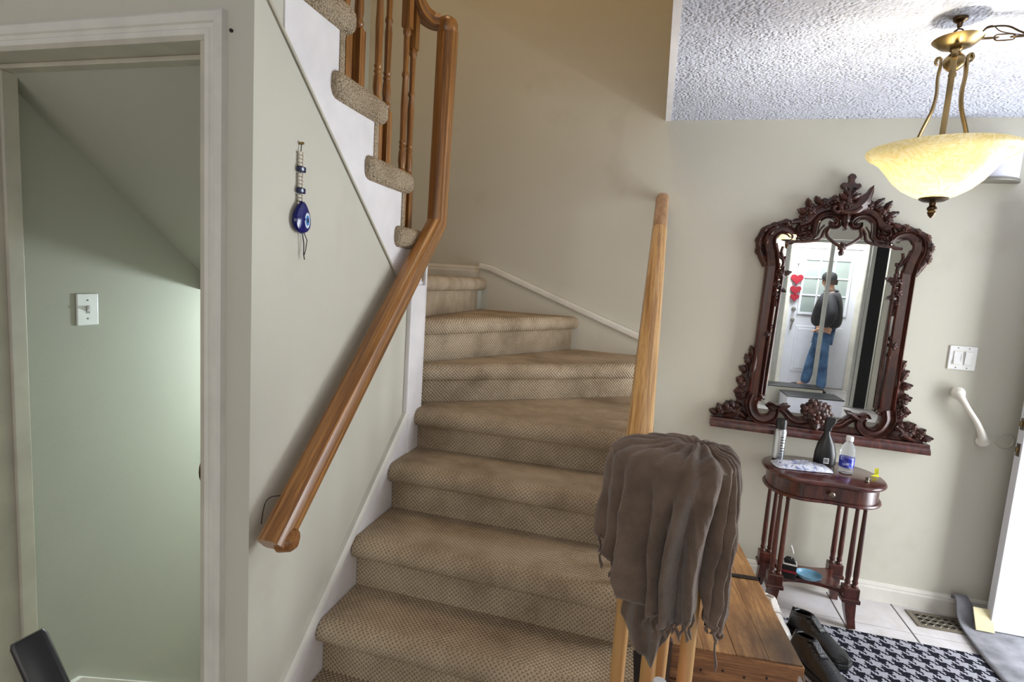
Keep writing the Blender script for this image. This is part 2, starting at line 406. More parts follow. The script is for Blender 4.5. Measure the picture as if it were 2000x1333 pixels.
# --- doorway trim
def casing(points, w, mitre, name):
    pass
tr1 = struct(MB().box(-1.024, -1.012, YD-.012, YD+.105, 0, 2.026).build('trim_2', 'jamb', smooth=0, bevel=.002))
struct(MB().box(-1.775, -1.757, YD-.012, YD+.105, 0, 2.026).build('trim_3', 'jamb', smooth=0, bevel=.002))
hj = MB().box(-1.775, -1.012, YD-.012, YD+.105, 2.026, 2.04)
hj.box(-1.757, -1.024, YD+.055, YD+.105, 2.014, 2.026)
struct(hj.build('trim_4', 'jamb', smooth=0, bevel=.002))
struct(MB().box(-1.757, -1.745, YD+.06, YD+.1, 0, 2.014).build('trim_5', 'jamb', smooth=0, bevel=.002), 'door stop strip on the left jamb')
# casing profile: (distance from opening, projection)
cp = [(0, 0), (0, .008), (.008, .013), (.018, .013), (.021, .010), (.030, .010), (.033, .015), (.040, .019), (.050, .020), (.056, .016), (.057, 0)]
def casing_run(name, p0, p1, out, m0, m1):
    # p0->p1 inner edge on the wall face, out = outward direction, m0/m1 mitre slopes along the run
    a = Vector(p0); b = Vector(p1); d = (b-a).normalized(); o = Vector(out); q = MB(); vs = []
    for base, m in ((a, m0), (b, m1)):
        for w, t_ in cp: vs.append(base+o*w+d*w*m+Vector((0, -t_, 0)))
    n = len(cp); fs = [(i, (i+1) % n, n+(i+1) % n, n+i) for i in range(n)]+[tuple(range(n)), tuple(range(n, 2*n))]
    q.add(vs, fs); return struct(q.build(name, 'trim_white', smooth=25))
casing_run('trim_6', (-1.018, YD, 0), (-1.018, YD, 2.032), (1, 0, 0), 0, 1)
casing_run('trim_7', (-1.766, YD, 2.032), (-1.018, YD, 2.032), (0, 0, 1), -1, 1)
casing_run('trim_8', (-1.766, YD, 0), (-1.766, YD, 2.032), (-1, 0, 0), 0, 1)
MB().prism([(YD-.002+.012*math.cos(a), 1.03+.028*math.sin(a)) for a in [2*PI*i/14 for i in range(14)]], -1.026, -1.0235, 'x').build('strike_plate', 'bronze', tr1)

# --- baseboard of the mirror wall
bp = [(0, 0), (0, .07), (.004, .078), (.004, .085), (.010, .098), (.016, .100), (.016, 0)]
bb = MB(); bb.prism([(YM-.016+p[0], p[1]) for p in bp], .05, 2.62, 'x'); struct(bb.build('baseboard_back', 'trim_white', smooth=20))
bb = MB(); bb.prism([(YM-.018+p[0], 1.50+p[1]*1.12) for p in bp], -1.8, -1.005, 'x'); struct(bb.build('baseboard_landing', 'trim_white', smooth=20))
# skirt board stepping down the mirror wall
sk = MB(); sk.prism([(-1.01, 1.35), (-1.01, 1.607), (-.944, 1.597), (-.394, 1.391), (.03, 1.235), (.03, .75)], YM-.024, YM, 'y')
s1 = struct(sk.build('trim_9', 'sage', smooth=0))
MB().sweep([(-1.012, YM-.02, 1.612), (-.944, YM-.02, 1.602), (-.394, YM-.02, 1.396), (.03, YM-.02, 1.24)], rrect(.030, .034, .006, 3)).build('cap_moulding', 'trim_white', s1)

# ================================================================== stairs
RN = .036   # radius of the carpet-wrapped nosing
st = thing('carpeted_staircase', 'beige looped-carpet staircase winding up to the left around the wall', 'staircase')
def tread(A, B, T_, back, rise, name='tread', rend=True, lend=False):
    """front edge A->B (plan), walking surface height T_, back = polygon points closing the plan, rise = riser height"""
    A = Vector((A[0], A[1], 0)); B = Vector((B[0], B[1], 0)); d = (B-A).normalized(); nrm = Vector((d.y, -d.x, 0))   # towards the lower step
    L = (B-A).length; q = MB(); zc = T_-RN
    stations = [(0, 1)] if not lend else [(.0, .55), (.012, .85), (.03, 1)]
    stations += [(L*k/6, 1) for k in range(1, 6)]
    stations += [(L-.03, 1), (L-.012, .86), (L, .5)] if rend else [(L, 1)]
    angs = [90-22.5*i for i in range(11)]; vs = []; fs = []; uvs = []
    for s_, k in stations:
        for a in angs:
            c = A+d*s_+nrm*(RN*k*math.cos(R(a))-RN)
            vs.append((c.x, c.y, zc+RN*k*math.sin(R(a))))
        c = A+d*s_-nrm*RN; vs.append((c.x, c.y, zc-RN*k*.7))
    n = len(angs)+1
    for i in range(len(stations)-1):
        for k in range(n-1):
            fs.append((i*n+k, i*n+k+1, (i+1)*n+k+1, (i+1)*n+k))
            v0 = RN*R(22.5)*k; v1 = v0+RN*R(22.5); a0, a1 = stations[i][0], stations[i+1][0]
            uvs.append([(a0, v0), (a0, v1), (a1, v1), (a1, v0)])
    for e in (0, len(stations)-1):
        fs.append(tuple(e*n+k for k in range(n))); uvs.append([(0, 0)]*n)
    q.add(vs, fs, uvs)
    a2 = A-nrm*RN; b2 = B-nrm*RN
    poly = [a2, b2]+[Vector((p[0], p[1], 0)) for p in back]; m = len(poly)
    vs = [(p.x, p.y, T_) for p in poly]+[(p.x, p.y, T_-.05) for p in poly]
    uv = [((p-A).dot(d), (p-A).dot(nrm)) for p in poly]
    q.add(vs, [tuple(range(m)), tuple(range(m, 2*m))]+[(i, (i+1) % m, m+(i+1) % m, m+i) for i in range(m)], [uv, uv]+[[(0, 0)]*4]*m)
    q.build(name, 'carpet', st, 50)
    # riser
    r = MB(); e0 = A-nrm*(RN+.006); e1 = B-nrm*(RN+.006)-d*.003; z0 = T_-rise-.01; z1 = T_-RN
    vs = []; uvs = []
    for p, u_ in ((e0, 0), (e1, L)):
        for off in (0, -.02):
            for z in (z0, z1): c = p+nrm*off; vs.append((c.x, c.y, z))
    fs = [(0, 1, 5, 4), (2, 3, 7, 6), (0, 1, 3, 2), (4, 5, 7, 6), (0, 2, 6, 4), (1, 3, 7, 5)]
    h = z1-z0
    r.add(vs, fs, [[(0, 0), (0, h), (L, h), (L, 0)]]*2+[[(0, 0), (0, h), (.02, h), (.02, 0)]]*2+[[(0, 0)]*4]*2)
    r.build('riser', 'carpet', st, 30)
xr = .045; xl = XL+.016
ys = [.93, 1.118, 1.305, 1.488, 1.725, 1.925]
ts = [.145, .32, .495, .670, .845]
for i in range(5):
    tread((xl, ys[i]), (xr, ys[i]), ts[i], [(xr-.01, ys[i+1]+.06), (xl, ys[i+1]+.06)], .176)
PV = (XL-.004, 2.0)
tread((xl, 1.925), (xr+.005, 1.945), 1.008, [(xr-.01, 2.80), (XL, 2.1)], .165)
tread((XL-.02, 2.0), (.065, 2.745), 1.172, [(.045, YM-.02), (-.40, YM-.02), (XL-.02, 2.12)], .166)
tread((XL-.02, 2.045), (-.385, YM-.024), 1.358, [(-1.0, YM-.02), (XL-.08, 2.05)], .188)
tread((XL-.03, 1.985), (-.952, YM-.02), 1.541, [(-1.8, YM-.02), (-1.8, 1.99)], .185)
# upper flight: each tread with its rolled carpet end wrapped over the open side
UT = [(1.725, 2.02, 1.705), (1.515, 1.820, 1.895), (1.330, 1.615, 2.075), (1.120, 1.415, 2.258), (1.175, 1.21, 2.43)]
for i, (yb, yf, z) in enumerate(UT):
    q = MB(); q.box(-1.8, XL-.01, yb-.03, yf-RN, z-.065, z)
    q.sweep([(-1.8, yf-RN, z-RN), (XL, yf-RN, z-RN)], [(RN*math.cos(a), RN*math.sin(a)) for a in [2*PI*k/12 for k in range(12)]])
    q.build('tread', 'carpet_roll', st, 50)
    e = MB(); L = yf-yb; pr = rrect(.055, .074, .026, 4)
    sts = [(0, .5), (.006, .8), (.018, .97), (.03, 1), (L*.5, 1.02), (L-.03, 1), (L-.014, .93), (L-.005, .75), (L, .45)]
    e.sweep([(XL+.004, yb+a, z-RN) for a, k in sts], pr, (0, 0, 1), [k for a, k in sts]); e.build('rolled_end', 'carpet_roll', st, 50)
    rf = MB().box(-1.8, XL+.008, yf-.052, yf-.030, z-.19, z-.05); rf.build('riser', 'carpet_roll', st, 0)
# stepped white stringer, coplanar with the left wall
sp = [(YD+.095, 2.0825), (1.975, 1.34), (1.985, 1.34), (1.985, 1.655)]
for i, (yb, yf, z) in enumerate(UT):
    sp += [(UT[i][1]-.050, z-.055)]
    nx = UT[i+1][1]-.050 if i+1 < len(UT) else YD+.095
    nx = max(nx, YD+.095)
    sp += [(nx, z-.055)]

ss = struct(MB().prism(sp, XL-.1, XL+.004, 'x').build('trim_10', 'stringer_white', smooth=0), 'white stepped stringer board of the upper flight')
MB().sweep([(XL+.006, YD+.003, 2.160), (XL+.006, 1.975, 1.333)], rrect(.005, .007, .002, 2)).build('bead', 'jamb', ss)
# corner board at the end of the wall
cb = MB().box(XL, XL+.018, 1.875, 1.985, .78, 1.50); cb.box(XL-.1, XL+.018, 1.978, 1.992, .9, 1.62)
cb = struct(cb.build('trim_11', 'stringer_white', smooth=0, bevel=.003))
MB().sweep([(XL+.008, 1.866, 1.0), (XL+.008, 1.866, 1.47)], rrect(.022, .02, .007, 3), (0, 1, 0)).build('moulding', 'stringer_white', cb)
# skirt board of the lower flight
k_ = (1.003-.41)/(1.853-1.165)
def sz(y): return .41+(y-1.165)*k_
sk = struct(MB().prism([(.75, sz(.75)), (1.90, sz(1.90)), (1.90, .6), (1.0, 0), (.75, 0)], XL, XL+.014, 'x').build('trim_12', 'stringer_white', smooth=0))
MB().sweep([(XL+.009, .75, sz(.75)-.010), (XL+.009, 1.862, sz(1.862)-.010)], [(.013, -.012), (.012, .004), (.006, .012), (-.009, .012), (-.009, -.012)]).build('cap_moulding', 'trim_white', sk)
MB().sweep([(XL+.007, .75, sz(.75)-.034), (XL+.007, 1.862, sz(1.862)-.034)], rrect(.018, .010, .004, 2)).build('cap_moulding', 'trim_white', sk)
# closed side under the open right-hand end of the lower flight
pts = [(.75, 0)]
for i in range(5): pts += [(ys[i]+.055, ts[i]-.08), (ys[i+1]+.055, ts[i]-.08)]
pts += [(1.99, .92), (2.78, .92), (2.78, 1.09), (YM, 1.09), (YM, 0)]
pts = [(ys[0]+.055, 0)]+pts[1:]
struct(MB().prism(pts, -.03, 0.0, 'x').build('wall_under_stairs', 'trim_white', smooth=0))

# ================================================================== handrail on the left
HX = XL+.058
hr = thing('stair_handrail', 'varnished oak handrail climbing the left wall, then turning upright beside the upper balusters', 'handrail')
rp = [(-.030, -.030), (.030, -.030), (.034, -.022), (.034, .006), (.028, .022), (.014, .031), (-.014, .031), (-.028, .022), (-.034, .006), (-.034, -.022)]
MB().sweep([(HX, 1.052, .871), (HX, 1.958, 1.741), (HX+.004, 1.966, 2.45)], rp, (0, -1, .25), [1, (1, 1.08), 1.05]).build('rail', 'oak', hr)
MB().lathe([(.034, -.012), (.039, .004), (.040, .02), (.033, .036), (.018, .046), (0, .05)], 18, T(HX+.004, 1.964, 2.445)).build('cap', 'oak_z', hr)
q = MB(); q.sweep([(HX+.004, 1.080, .874), (HX+.032, 1.084, .878), (HX+.044, 1.086, .880)], rrect(.052, .062, .024, 4), (0, .7, .7), [1, .95, .7]); q.build('end_return', 'oak_cut', hr, 40)
for y, z in ((1.20, .98), (1.78, 1.54)):
    MB().tube([(XL, y, z-.05), (XL+.03, y, z-.06), (HX, y, z-.02)], .007, 8).build('bracket', 'brass_aged', hr)
MB().tube(spline([(XL+.002, 1.085, .90), (XL+.012, 1.09, .96), (XL+.03, 1.12, .965), (HX, 1.15, .95)]), .0012, 5).build('wire_loop', 'dark_iron', hr)
# upper balustrade
ub = thing('upper_balustrade', 'oak balustrade of turned balusters along the open upper flight', 'balustrade')
BX = XL-.04
def rail_z(y): return 2.545+(1.90-y)*.92
def baluster(x, y, z0, z1, parent, mat='oak_z', sq=.032):
    h = z1-z0; q = MB(); b = .19; tp = .17
    q.box(x-sq/2, x+sq/2, y-sq/2, y+sq/2, z0, z0+b)
    M = T(x, y, 0)
    q.lathe([(.0155, z0+b), (.0155, z0+b+.004), (.012, z0+b+.010), (.0155, z0+b+.016), (.0155, z0+b+.022), (.011, z0+b+.030), (.0145, z0+b+.055), (.0135, z0+b+.085),
             (.0105, z0+b+.100), (.0135, z0+b+.105), (.0105, z0+b+.115), (.0135, z0+b+.122), (.0108, z0+b+.13), (.0125, z0+b+.25), (.0095, z1-tp-.17), (.013, z1-tp-.163), (.013, z1-tp-.155), (.0095, z1-tp-.145),
             (.011, z1-tp-.04), (.0105, z1-tp-.028), (.0145, z1-tp-.02), (.0145, z1-tp-.008), (.012, z1-tp)], 12, M)
    q.box(x-sq/2*.95, x+sq/2*.95, y-sq/2*.95, y+sq/2*.95, z1-tp, z1)
    return q.build('baluster', mat, parent, 35)
for i, ysb in enumerate(((1.845, 1.900), (1.650, 1.712), (1.455, 1.528), (1.25, 1.33))):
    for y in ysb: baluster(BX, y, UT[i][2]-.005, rail_z(y)-.02, ub)
q = MB(); pth = spline([(BX, 1.15, rail_z(1.15)), (BX, 1.45, rail_z(1.45)), (BX, 1.80, rail_z(1.80)), (BX, 1.86, rail_z(1.86)-.005), (BX+.02, 1.905, 2.50), (HX-.05, 1.94, 2.475), (HX-.02, 1.955, 2.472)], 6)
q.sweep(pth, [(-.03, -.022), (.03, -.022), (.03, -.012), (.024, -.006), (.028, .004), (.02, .022), (0, .028), (-.02, .022), (-.028, .004), (-.024, -.006), (-.03, -.012)]); q.build('rail', 'oak', ub)

# ================================================================== balustrade on the right, with a volute under the scarf
rb = thing('volute_balustrade', 'pale oak handrail falling from the mirror wall to a scarf-covered volute on round balusters', 'balustrade')
RX = -.003
def rz_(y): return 2.035-(3.06-y)*.540
pr2 = [(a*1.0, b) for a, b in rp]
MB().sweep([(RX, 1.40, rz_(1.40)), (RX, 2.66, rz_(2.66))], pr2).build('rail', 'oak_light', rb)
MB().sweep([(RX, 2.662, rz_(2.662)), (RX, 2.85, rz_(2.85)), (RX, 3.03, rz_(3.03)), (RX, 3.055, rz_(3.055)), (RX, 3.07, rz_(3.07)+.001)], pr2, (0, 0, 1), [.98, .98, .98, .9, .6]).build('rail_end', 'oak_pale', rb)
VC = (.082, 1.335); vol = [(RX, 1.45, rz_(1.45)), (RX, 1.38, rz_(1.38))]
for k in range(26):
    a = R(180+k*18); r = .078-.0022*k; vol.append((VC[0]+r*math.cos(a), VC[1]+r*math.sin(a), 1.12))
MB().sweep(vol, [(a*.9, b*.9) for a, b in pr2]).build('volute', 'oak_light', rb)
def rod(x, y, z0, z1, r=.0175):
    MB().lathe([(r*.82, z0), (r*.95, z0+.1), (r*1.05, (z0+z1)/2-.1), (r*.98, (z0+z1)/2+.1), (r*.72, z1)], 14, T(x, y, 0)).build('baluster', 'oak_light', rb)
rod(-.002, 1.315, .318, 1.10); rod(.070, 1.272, .318, 1.10); rod(.160, 1.315, .318, 1.10); rod(.105, 1.40, .318, 1.10)
for y, z in ((1.56, .67), (1.66, .67), (1.78, .845), (1.88, .845), (2.05, 1.0), (2.2, 1.0), (2.35, 1.0), (2.5, 1.0), (2.8, 1.17), (2.93, 1.17)):
    rod(RX, y, z, rz_(y)-.03, .015)
# curtail step under the volute
st2 = MB(); cp_ = [(-.03, 1.12), (.02, 1.10), (.10, 1.105), (.19, 1.15), (.235, 1.23), (.235, 1.33), (.19, 1.42), (.10, 1.455), (-.03, 1.455)]
st2.prism(cp_, 0, .318, 'z'); st2.build('curtail_step', 'carpet_roll', st, 0, .03, 4)

# ================================================================== scarf draped over the volute
sc = thing('scarf', 'brown woven scarf with fringed ends heaped over the volute of the right handrail', 'scarf')
KN = (.138, 1.315)                      # where the folds gather
def rim(th):                            # plan outline of what lies beneath, around the knot
    d = Vector((math.cos(th), math.sin(th)))
    cx, cy, a, b = .083, 1.325, .146, .128
    px, py = KN[0]-cx, KN[1]-cy; A = (d.x/a)**2+(d.y/b)**2; B = 2*(px*d.x/a**2+py*d.y/b**2); C_ = (px/a)**2+(py/b)**2-1
    return (-B+math.sqrt(B*B-4*A*C_))/(2*A)
ridges = [(38, 7, .8), (24, 6, 1), (11, 5, .9), (-2, 5, 1), (-14, 5, .8), (-25, 5, 1), (-35, 5, .9), (-46, 5, .8), (-74, 13, 1.1), (-104, 7, 1.3), (-124, 9, .75), (-146, 9, .9), (-163, 9, .8), (178, 8, .9), (160, 9, .8), (140, 9, .9), (118, 10, .8), (95, 9, .9), (72, 9, .8), (55, 7, .8)]
def fold(thd):
    v = 0
    for c, w, k in ridges:
        d = (thd-c+180) % 360-180; v = max(v, k*math.exp(-(d/w)**2))
    return v
hems = spline([(-180, .93), (-165, .91), (-152, .87), (-146, .83), (-135, .805), (-120, .795), (-100, .785), (-80, .81), (-66, .86), (-58, .88), (-50, .80), (-38, .77), (-25, .75), (-10, .745), (8, .74), (25, .78), (50, .9), (90, .95), (130, .95), (160, .94), (180, .93)], 8)
def hem(thd):
    for (a, z0), (b, z1) in zip(hems, hems[1:]):
        if a <= thd <= b: return z0+(z1-z0)*(thd-a)/max(b-a, 1e-6)
    return hems[-1][1]
NT_, NS, ND = 240, 14, 46
vs = [(KN[0], KN[1], 1.176)]; fs = []
hemline = []
for i in range(NT_):
    th = -PI+2*PI*i/NT_; thd = math.degrees(th); rr = rim(th); fo = fold(thd); dx, dy = math.cos(th), math.sin(th); hz = hem(thd)
    for k in range(1, NS+1):
        u = k/NS; q = rr*u
        z = 1.178-.014*u**3-.012*max(0, u-.8)/.2+.018*(fo-.5)*math.sin(min(1, u*1.6)*PI/2)*(.35+.65*u)-.02*math.exp(-(u/.16)**2)+.012*math.exp(-((u-.3)/.15)**2)
        z += .008*noise.noise(Vector((q*dx*18, q*dy*18, 2.0)))
        vs.append((KN[0]+q*dx, KN[1]+q*dy, z))
    for k in range(1, ND+1):
        u = k/ND; z = 1.152-(1.152-hz)*u
        amp = .008+.046*min(1, u*1.8)
        fr = math.exp(-((thd+95)/45)**2)                  # the front falls in slanting folds
        fo = fold(thd+fr*(16*math.sin(u*2.2)-4))
        out = rr+.010*math.sin(min(1, u*6)*PI/2)+amp*(fo-.80)-.012*u
        out -= .030*min(1, u*2.5)*math.exp(-((thd+58+6*u)/5)**2)
        w = noise.noise(Vector((dx*3, dy*3, z*6)))*.012*min(1, u*3)+noise.noise(Vector((dx*8+z*6, dy*8, z*13)))*.007*min(1, u*4)+noise.noise(Vector((dx*14+z*16, dy*14, z*22+thd*.03)))*.005*min(1, u*3)
        tw = .10*u*math.sin(th*2+1)
        x = KN[0]+(out+w)*math.cos(th+tw); y = KN[1]+(out+w)*math.sin(th+tw)
        if thd < -145 or thd > 150: x -= .025*u
        vs.append((x, y, z))
    hemline.append(vs[-1])
per = NS+ND
for i in range(NT_):
    j = (i+1) % NT_; fs.append((0, 1+i*per, 1+j*per))
    for k in range(per-1): fs.append((1+i*per+k, 1+i*per+k+1, 1+j*per+k+1, 1+j*per+k))
q = MB().add(vs, fs); co = q.build('cloth', 'scarf', sc, 180)
m = co.modifiers.new('thickness', 'SOLIDIFY'); m.thickness = .003; m.offset = 0
# second layer hanging lower at the front left
vs = []; fs = []; NA, NB = 40, 16
for i in range(NA):
    u = i/(NA-1); x = .0+.15*u; y = 1.285-.05*math.sin(u*PI)+.012*math.sin(u*23)
    hz = .67+.10*(u-.45)**2*4 if u < .45 else .67+.6*(u-.45)**1.6
    for k in range(NB):
        v = k/(NB-1); vs.append((x+.006*math.sin(v*5+u*9), y-.012*v, .86+(hz-.86)*v))
for i in range(NA-1):
    for k in range(NB-1): fs.append((i*NB+k, i*NB+k+1, (i+1)*NB+k+1, (i+1)*NB+k))
co = MB().add(vs, fs).build('under_layer', 'scarf', sc, 180); m = co.modifiers.new('thickness', 'SOLIDIFY'); m.thickness = .003
def tassel(p, L, r=.0035):
    pts = []; ph = random.uniform(0, 6)
    for k in range(6): pts.append((p[0]+.004*math.sin(k*1.3+ph), p[1]+.003*math.cos(k*1.7+ph), p[2]+.01-L*k/5))
    MB().tube(pts, [r, r, r*.9, r*.9, r*1.3, r*.4], 6, (0, 1, 0)).build('tassel', 'scarf', sc)
for i in range(NT_):
    thd = -180+360*i/NT_
    if -140 < thd < -72 and i % 4 == 0: tassel(hemline[i], random.uniform(.035, .06))
    if -40 < thd < 8 and i % 4 == 0: tassel(hemline[i], random.uniform(.02, .045))
tassel(hemline[int((-14+180)/360*NT_)], .12, .003)
for i in range(int((-176+180)/360*NT_), int((-156+180)/360*NT_), 4): tassel(hemline[i], .05)

# ================================================================== carved mirror
MX = .874
mr = thing('carved_mirror', 'wall mirror in a dark mahogany frame carved with roses and scrolls', 'mirror', (MX, YM, 0)); mr.rotation_euler = (0, R(.7), 0)
mr.location = (MX-.012, YM, 0)
HALF = lambda w, d: [(-w, 0), (-w, .35*d), (-.72*w, .78*d), (-.25*w, d), (.25*w, d), (.72*w, .78*d), (w, .35*d), (w, 0)]
GROOVE = lambda w, d: [(-w, 0), (-w, .75*d), (-.82*w, d), (-.62*w, .62*d), (-.2*w, .72*d), (.3*w, .86*d), (.58*w, .6*d), (.8*w, d), (w, .75*d), (w, 0)]
def relief(name, pts, w, d, prof=HALF, y=-.004, scales=None, n=7, mirror=True, mat='mahogany_carved', parent=None):
    pp = spline(pts, n)
    sc_ = None
    if scales:
        k = len(pp); sc_ = [tuple([scales[0]+(scales[1]-scales[0])*i/(k-1)]*2) for i in range(k)]
    for sgn in ((-1, 1) if mirror else (1,)):
        q = MB(); q.sweep([(sgn*abs(p[0]) if mirror else p[0], y, p[1]) for p in pp], prof(w, d), (0, -1, 0), sc_); q.build(name, mat, parent or mr, 40)
def spiral(cx, cz, r_, r1, a0, turns, n=16):
    return [(cx+(r_+(r1-r_)*i/n)*math.cos(R(a0)+2*PI*turns*i/n), cz+(r_+(r1-r_)*i/n)*math.sin(R(a0)+2*PI*turns*i/n)) for i in range(n+1)]
def rose(x, z, r, y=-.02, d=.022, name='rose'):
    q = MB(); ph = random.uniform(0, 1)
    for k in range(6):
        a = 2*PI*(k+ph)/6; q.ball((x+r*.62*math.cos(a), y+.004, z+r*.62*math.sin(a)), r*.46, d*.55, r*.46, 8, 5)
    for k in range(4):
        a = 2*PI*(k+ph)/4; q.ball((x+r*.3*math.cos(a), y-d*.35, z+r*.3*math.sin(a)), r*.32, d*.5, r*.32, 8, 5)
    q.ball((x, y-d*.8, z), r*.2, d*.4, r*.2, 8, 5)
    q.build(name, 'mahogany_carved', mr, 60)
def leafp(p0, p1, w, bend=0, y=-.012, d=.016, name='leaf', curl=.02, parent=None):
    a = Vector(p0); b = Vector(p1); t_ = (b-a); L = t_.length; t_.normalize(); nn = Vector((-t_.y, t_.x)); vs = []; fs = []; n, m = 10, 7
    for i in range(n+1):
        u = i/n; ww = w*math.sin(PI*min(1, u*.88+.12))**.8*(1+.16*math.sin(u*22)); c = a+t_*L*u+nn*bend*math.sin(PI*u)
        for k in range(m):
            v = k/(m-1)*2-1; p = c+nn*ww*v
            vs.append((p.x, y-d*(1-v*v)*math.sin(PI*min(1, u+.15))*.9-d*.25*(abs(v) < .12)-curl*u*u, p.y))
    N = len(vs); vs += [(p[0], y+.010, p[2]) for p in vs]
    for i in range(n):
        for k in range(m-1):
            f = (i*m+k, i*m+k+1, (i+1)*m+k+1, (i+1)*m+k); fs.append(f); fs.append(tuple(N+q_ for q_ in f[::-1]))
        for k in (0, m-1): fs.append((i*m+k, (i+1)*m+k, N+(i+1)*m+k, N+i*m+k))
    for i in (0, n):
        for k in range(m-1): fs.append((i*m+k, i*m+k+1, N+i*m+k+1, N+i*m+k))
    MB().add(vs, fs).build(name, 'mahogany_carved', parent or mr, 50)
def sym(fn, *a, **k):
    pass
# glass, leaning a little forward
gp = [(.300, .945), (.312, 1.0), (.300, 1.70), (.315, 1.82), (.28, 1.868), (.19, 1.862), (.142, 1.862), (.128, 1.90), (.122, 1.935), (.07, 1.955), (0, 1.94)]
gp = gp+[(-x, z) for x, z in gp[-2::-1]]
gl = MB().prism([(x, z-.945) for x, z in gp], -.003, 0, 'y').build('glass', 'mirror_glass', mr, 0); gl.location = (0, -.006, .945); gl.rotation_euler = (R(1.27), 0, 0)
# stiles
for s_ in (-1, 1):
    q = MB(); q.sweep([(s_*.308, -.004, .99), (s_*.304, -.004, 1.715)], GROOVE(.034, .040), (0, -1, 0)); q.build('stile', 'mahogany', mr, 30)
    q = MB(); q.sweep([(s_*.262, -.016, 1.02), (s_*.252, -.026, 1.70)], HALF(.008, .016), (0, -1, 0)); q.build('inner_moulding', 'mahogany_carved', mr, 40)
# shoulders
relief('shoulder_scroll', [(.305, 1.70), (.316, 1.76), (.332, 1.815), (.325, 1.858), (.288, 1.886), (.245, 1.878), (.225, 1.850), (.238, 1.832), (.252, 1.842)], .032, .045, GROOVE, scales=(1, .62))
relief('shoulder_edge', [(.335, 1.70), (.370, 1.765), (.380, 1.828), (.360, 1.882), (.315, 1.904), (.265, 1.924), (.235, 1.912)], .018, .03, HALF, scales=(1, .8))
for s_ in (-1, 1):
    for x, z, a, L in ((.345, 1.715, 60, .05), (.378, 1.755, 75, .055), (.388, 1.81, 95, .055), (.375, 1.862, 125, .055), (.335, 1.895, 150, .06), (.285, 1.918, 165, .06), (.355, 1.80, 100, .05), (.345, 1.85, 130, .05)):
        a = R(a); leafp((s_*x, z), (s_*(x+L*math.cos(a)*.6), z+L*math.sin(a)*.8), .020, .004*s_, y=-.018, d=.018)
    rose(s_*.262, 1.915, .026)
# upper C-scrolls
relief('c_scroll', spiral(.185, 1.895, .010, .034, 190, -.95, 12)[::1]+[(.20, 1.862), (.165, 1.848), (.135, 1.866), (.131, 1.905), (.122, 1.943), (.088, 1.966), (.052, 1.960), (.033, 1.938), (.040, 1.917), (.058, 1.920), (.056, 1.934)], .021, .046, GROOVE, y=-.006, scales=(.55, .9), n=5)
relief('crest_arch', [(.205, 1.918), (.165, 1.935), (.135, 1.975), (.085, 2.000), (.035, 1.995), (0, 1.985)], .026, .038, GROOVE, y=-.002)
relief('thin_scroll', [(.262, 1.820), (.21, 1.828), (.157, 1.833), (.105, 1.848), (.092, 1.885), (.078, 1.905), (.062, 1.905)], .008, .02, HALF, y=-.020)
relief('thin_scroll', [(.215, 1.845), (.16, 1.850), (.122, 1.862), (.108, 1.895), (.092, 1.918)], .006, .016, HALF, y=-.018)
relief('heart_moulding', [(.069, 1.905), (.076, 1.87), (.050, 1.842), (.022, 1.824), (0, 1.806)], .0085, .022, HALF, y=-.022)
relief('thin_scroll', [(.302, 1.815), (.290, 1.775), (.270, 1.742), (.252, 1.738), (.250, 1.752)], .008, .018, HALF, y=-.018)
relief('thin_scroll', [(.268, 1.80), (.272, 1.77), (.256, 1.72), (.262, 1.69)], .008, .018, HALF, y=-.020)
for s_ in (-1, 1):
    for x, z, r_ in ((.157, 1.985, .036), (.186, 1.948, .026), (.095, 2.018, .034), (.056, 2.040, .028)): rose(s_*x, z, r_)
    for x, z, r_ in ((.262, 1.662, .027), (.272, 1.605, .024), (.274, 1.555, .018), (.290, 1.345, .022)): rose(s_*x, z, r_, y=-.03)
    for x, z, a, L, w in ((.255, 1.66, 20, .045, .014), (.262, 1.59, -30, .04, .012), (.274, 1.54, -80, .05, .012), (.285, 1.36, 70, .04, .011), (.285, 1.32, -80, .045, .011),
                          (.18, 1.97, 150, .05, .016), (.17, 2.005, 110, .045, .014), (.12, 2.02, 130, .05, .015), (.20, 1.935, 190, .05, .014)):
        a = R(a); leafp((s_*x, z), (s_*(x-L*math.cos(a)), z+L*math.sin(a)), w, 0, y=-.022, d=.014)
# crest
rose(0, 2.012, .036, y=-.03)
for z, w in ((1.955, .022), (1.93, .016)): leafp((0, z+.03), (0, z-.035), w, 0, y=-.03, d=.018, name='crest_leaf')
leafp((-.055, 1.978), (.098, 2.118), .034, -.045, y=-.03, d=.02, name='crest_leaf', curl=.01)
relief('crest_scroll', spiral(-.055, 2.0, .006, .026, 90, .9, 10)+[(-.03, 1.985), (.02, 1.985), (.055, 2.01)], .010, .03, HALF, y=-.03, mirror=False)
q = MB(); q.prism([(-.011, 2.03), (.011, 2.03), (.010, 2.095), (.014, 2.10), (.030, 2.093), (.044, 2.100), (.046, 2.114), (.036, 2.126), (.026, 2.122), (.013, 2.128), (.013, 2.142), (.020, 2.152), (.010, 2.168), (-.008, 2.172), (-.018, 2.158), (-.012, 2.142), (-.012, 2.128), (-.026, 2.124), (-.036, 2.128), (-.046, 2.116), (-.042, 2.102), (-.030, 2.096), (-.014, 2.10), (-.010, 2.095)], -.04, -.012, 'y')
q.build('crest_finial', 'mahogany_carved', mr, 30, .004)
for s_ in (-1, 1):
    leafp((s_*.008, 2.045), (s_*.045, 2.075), .014, 0, y=-.03, d=.012, name='crest_leaf'); leafp((s_*.004, 2.06), (s_*.03, 2.10), .010, 0, y=-.034, d=.010, name='crest_leaf')
rose(0, 1.816, .022, y=-.03)
leafp((0, 1.80), (0, 1.77), .012, 0, y=-.03, d=.012)
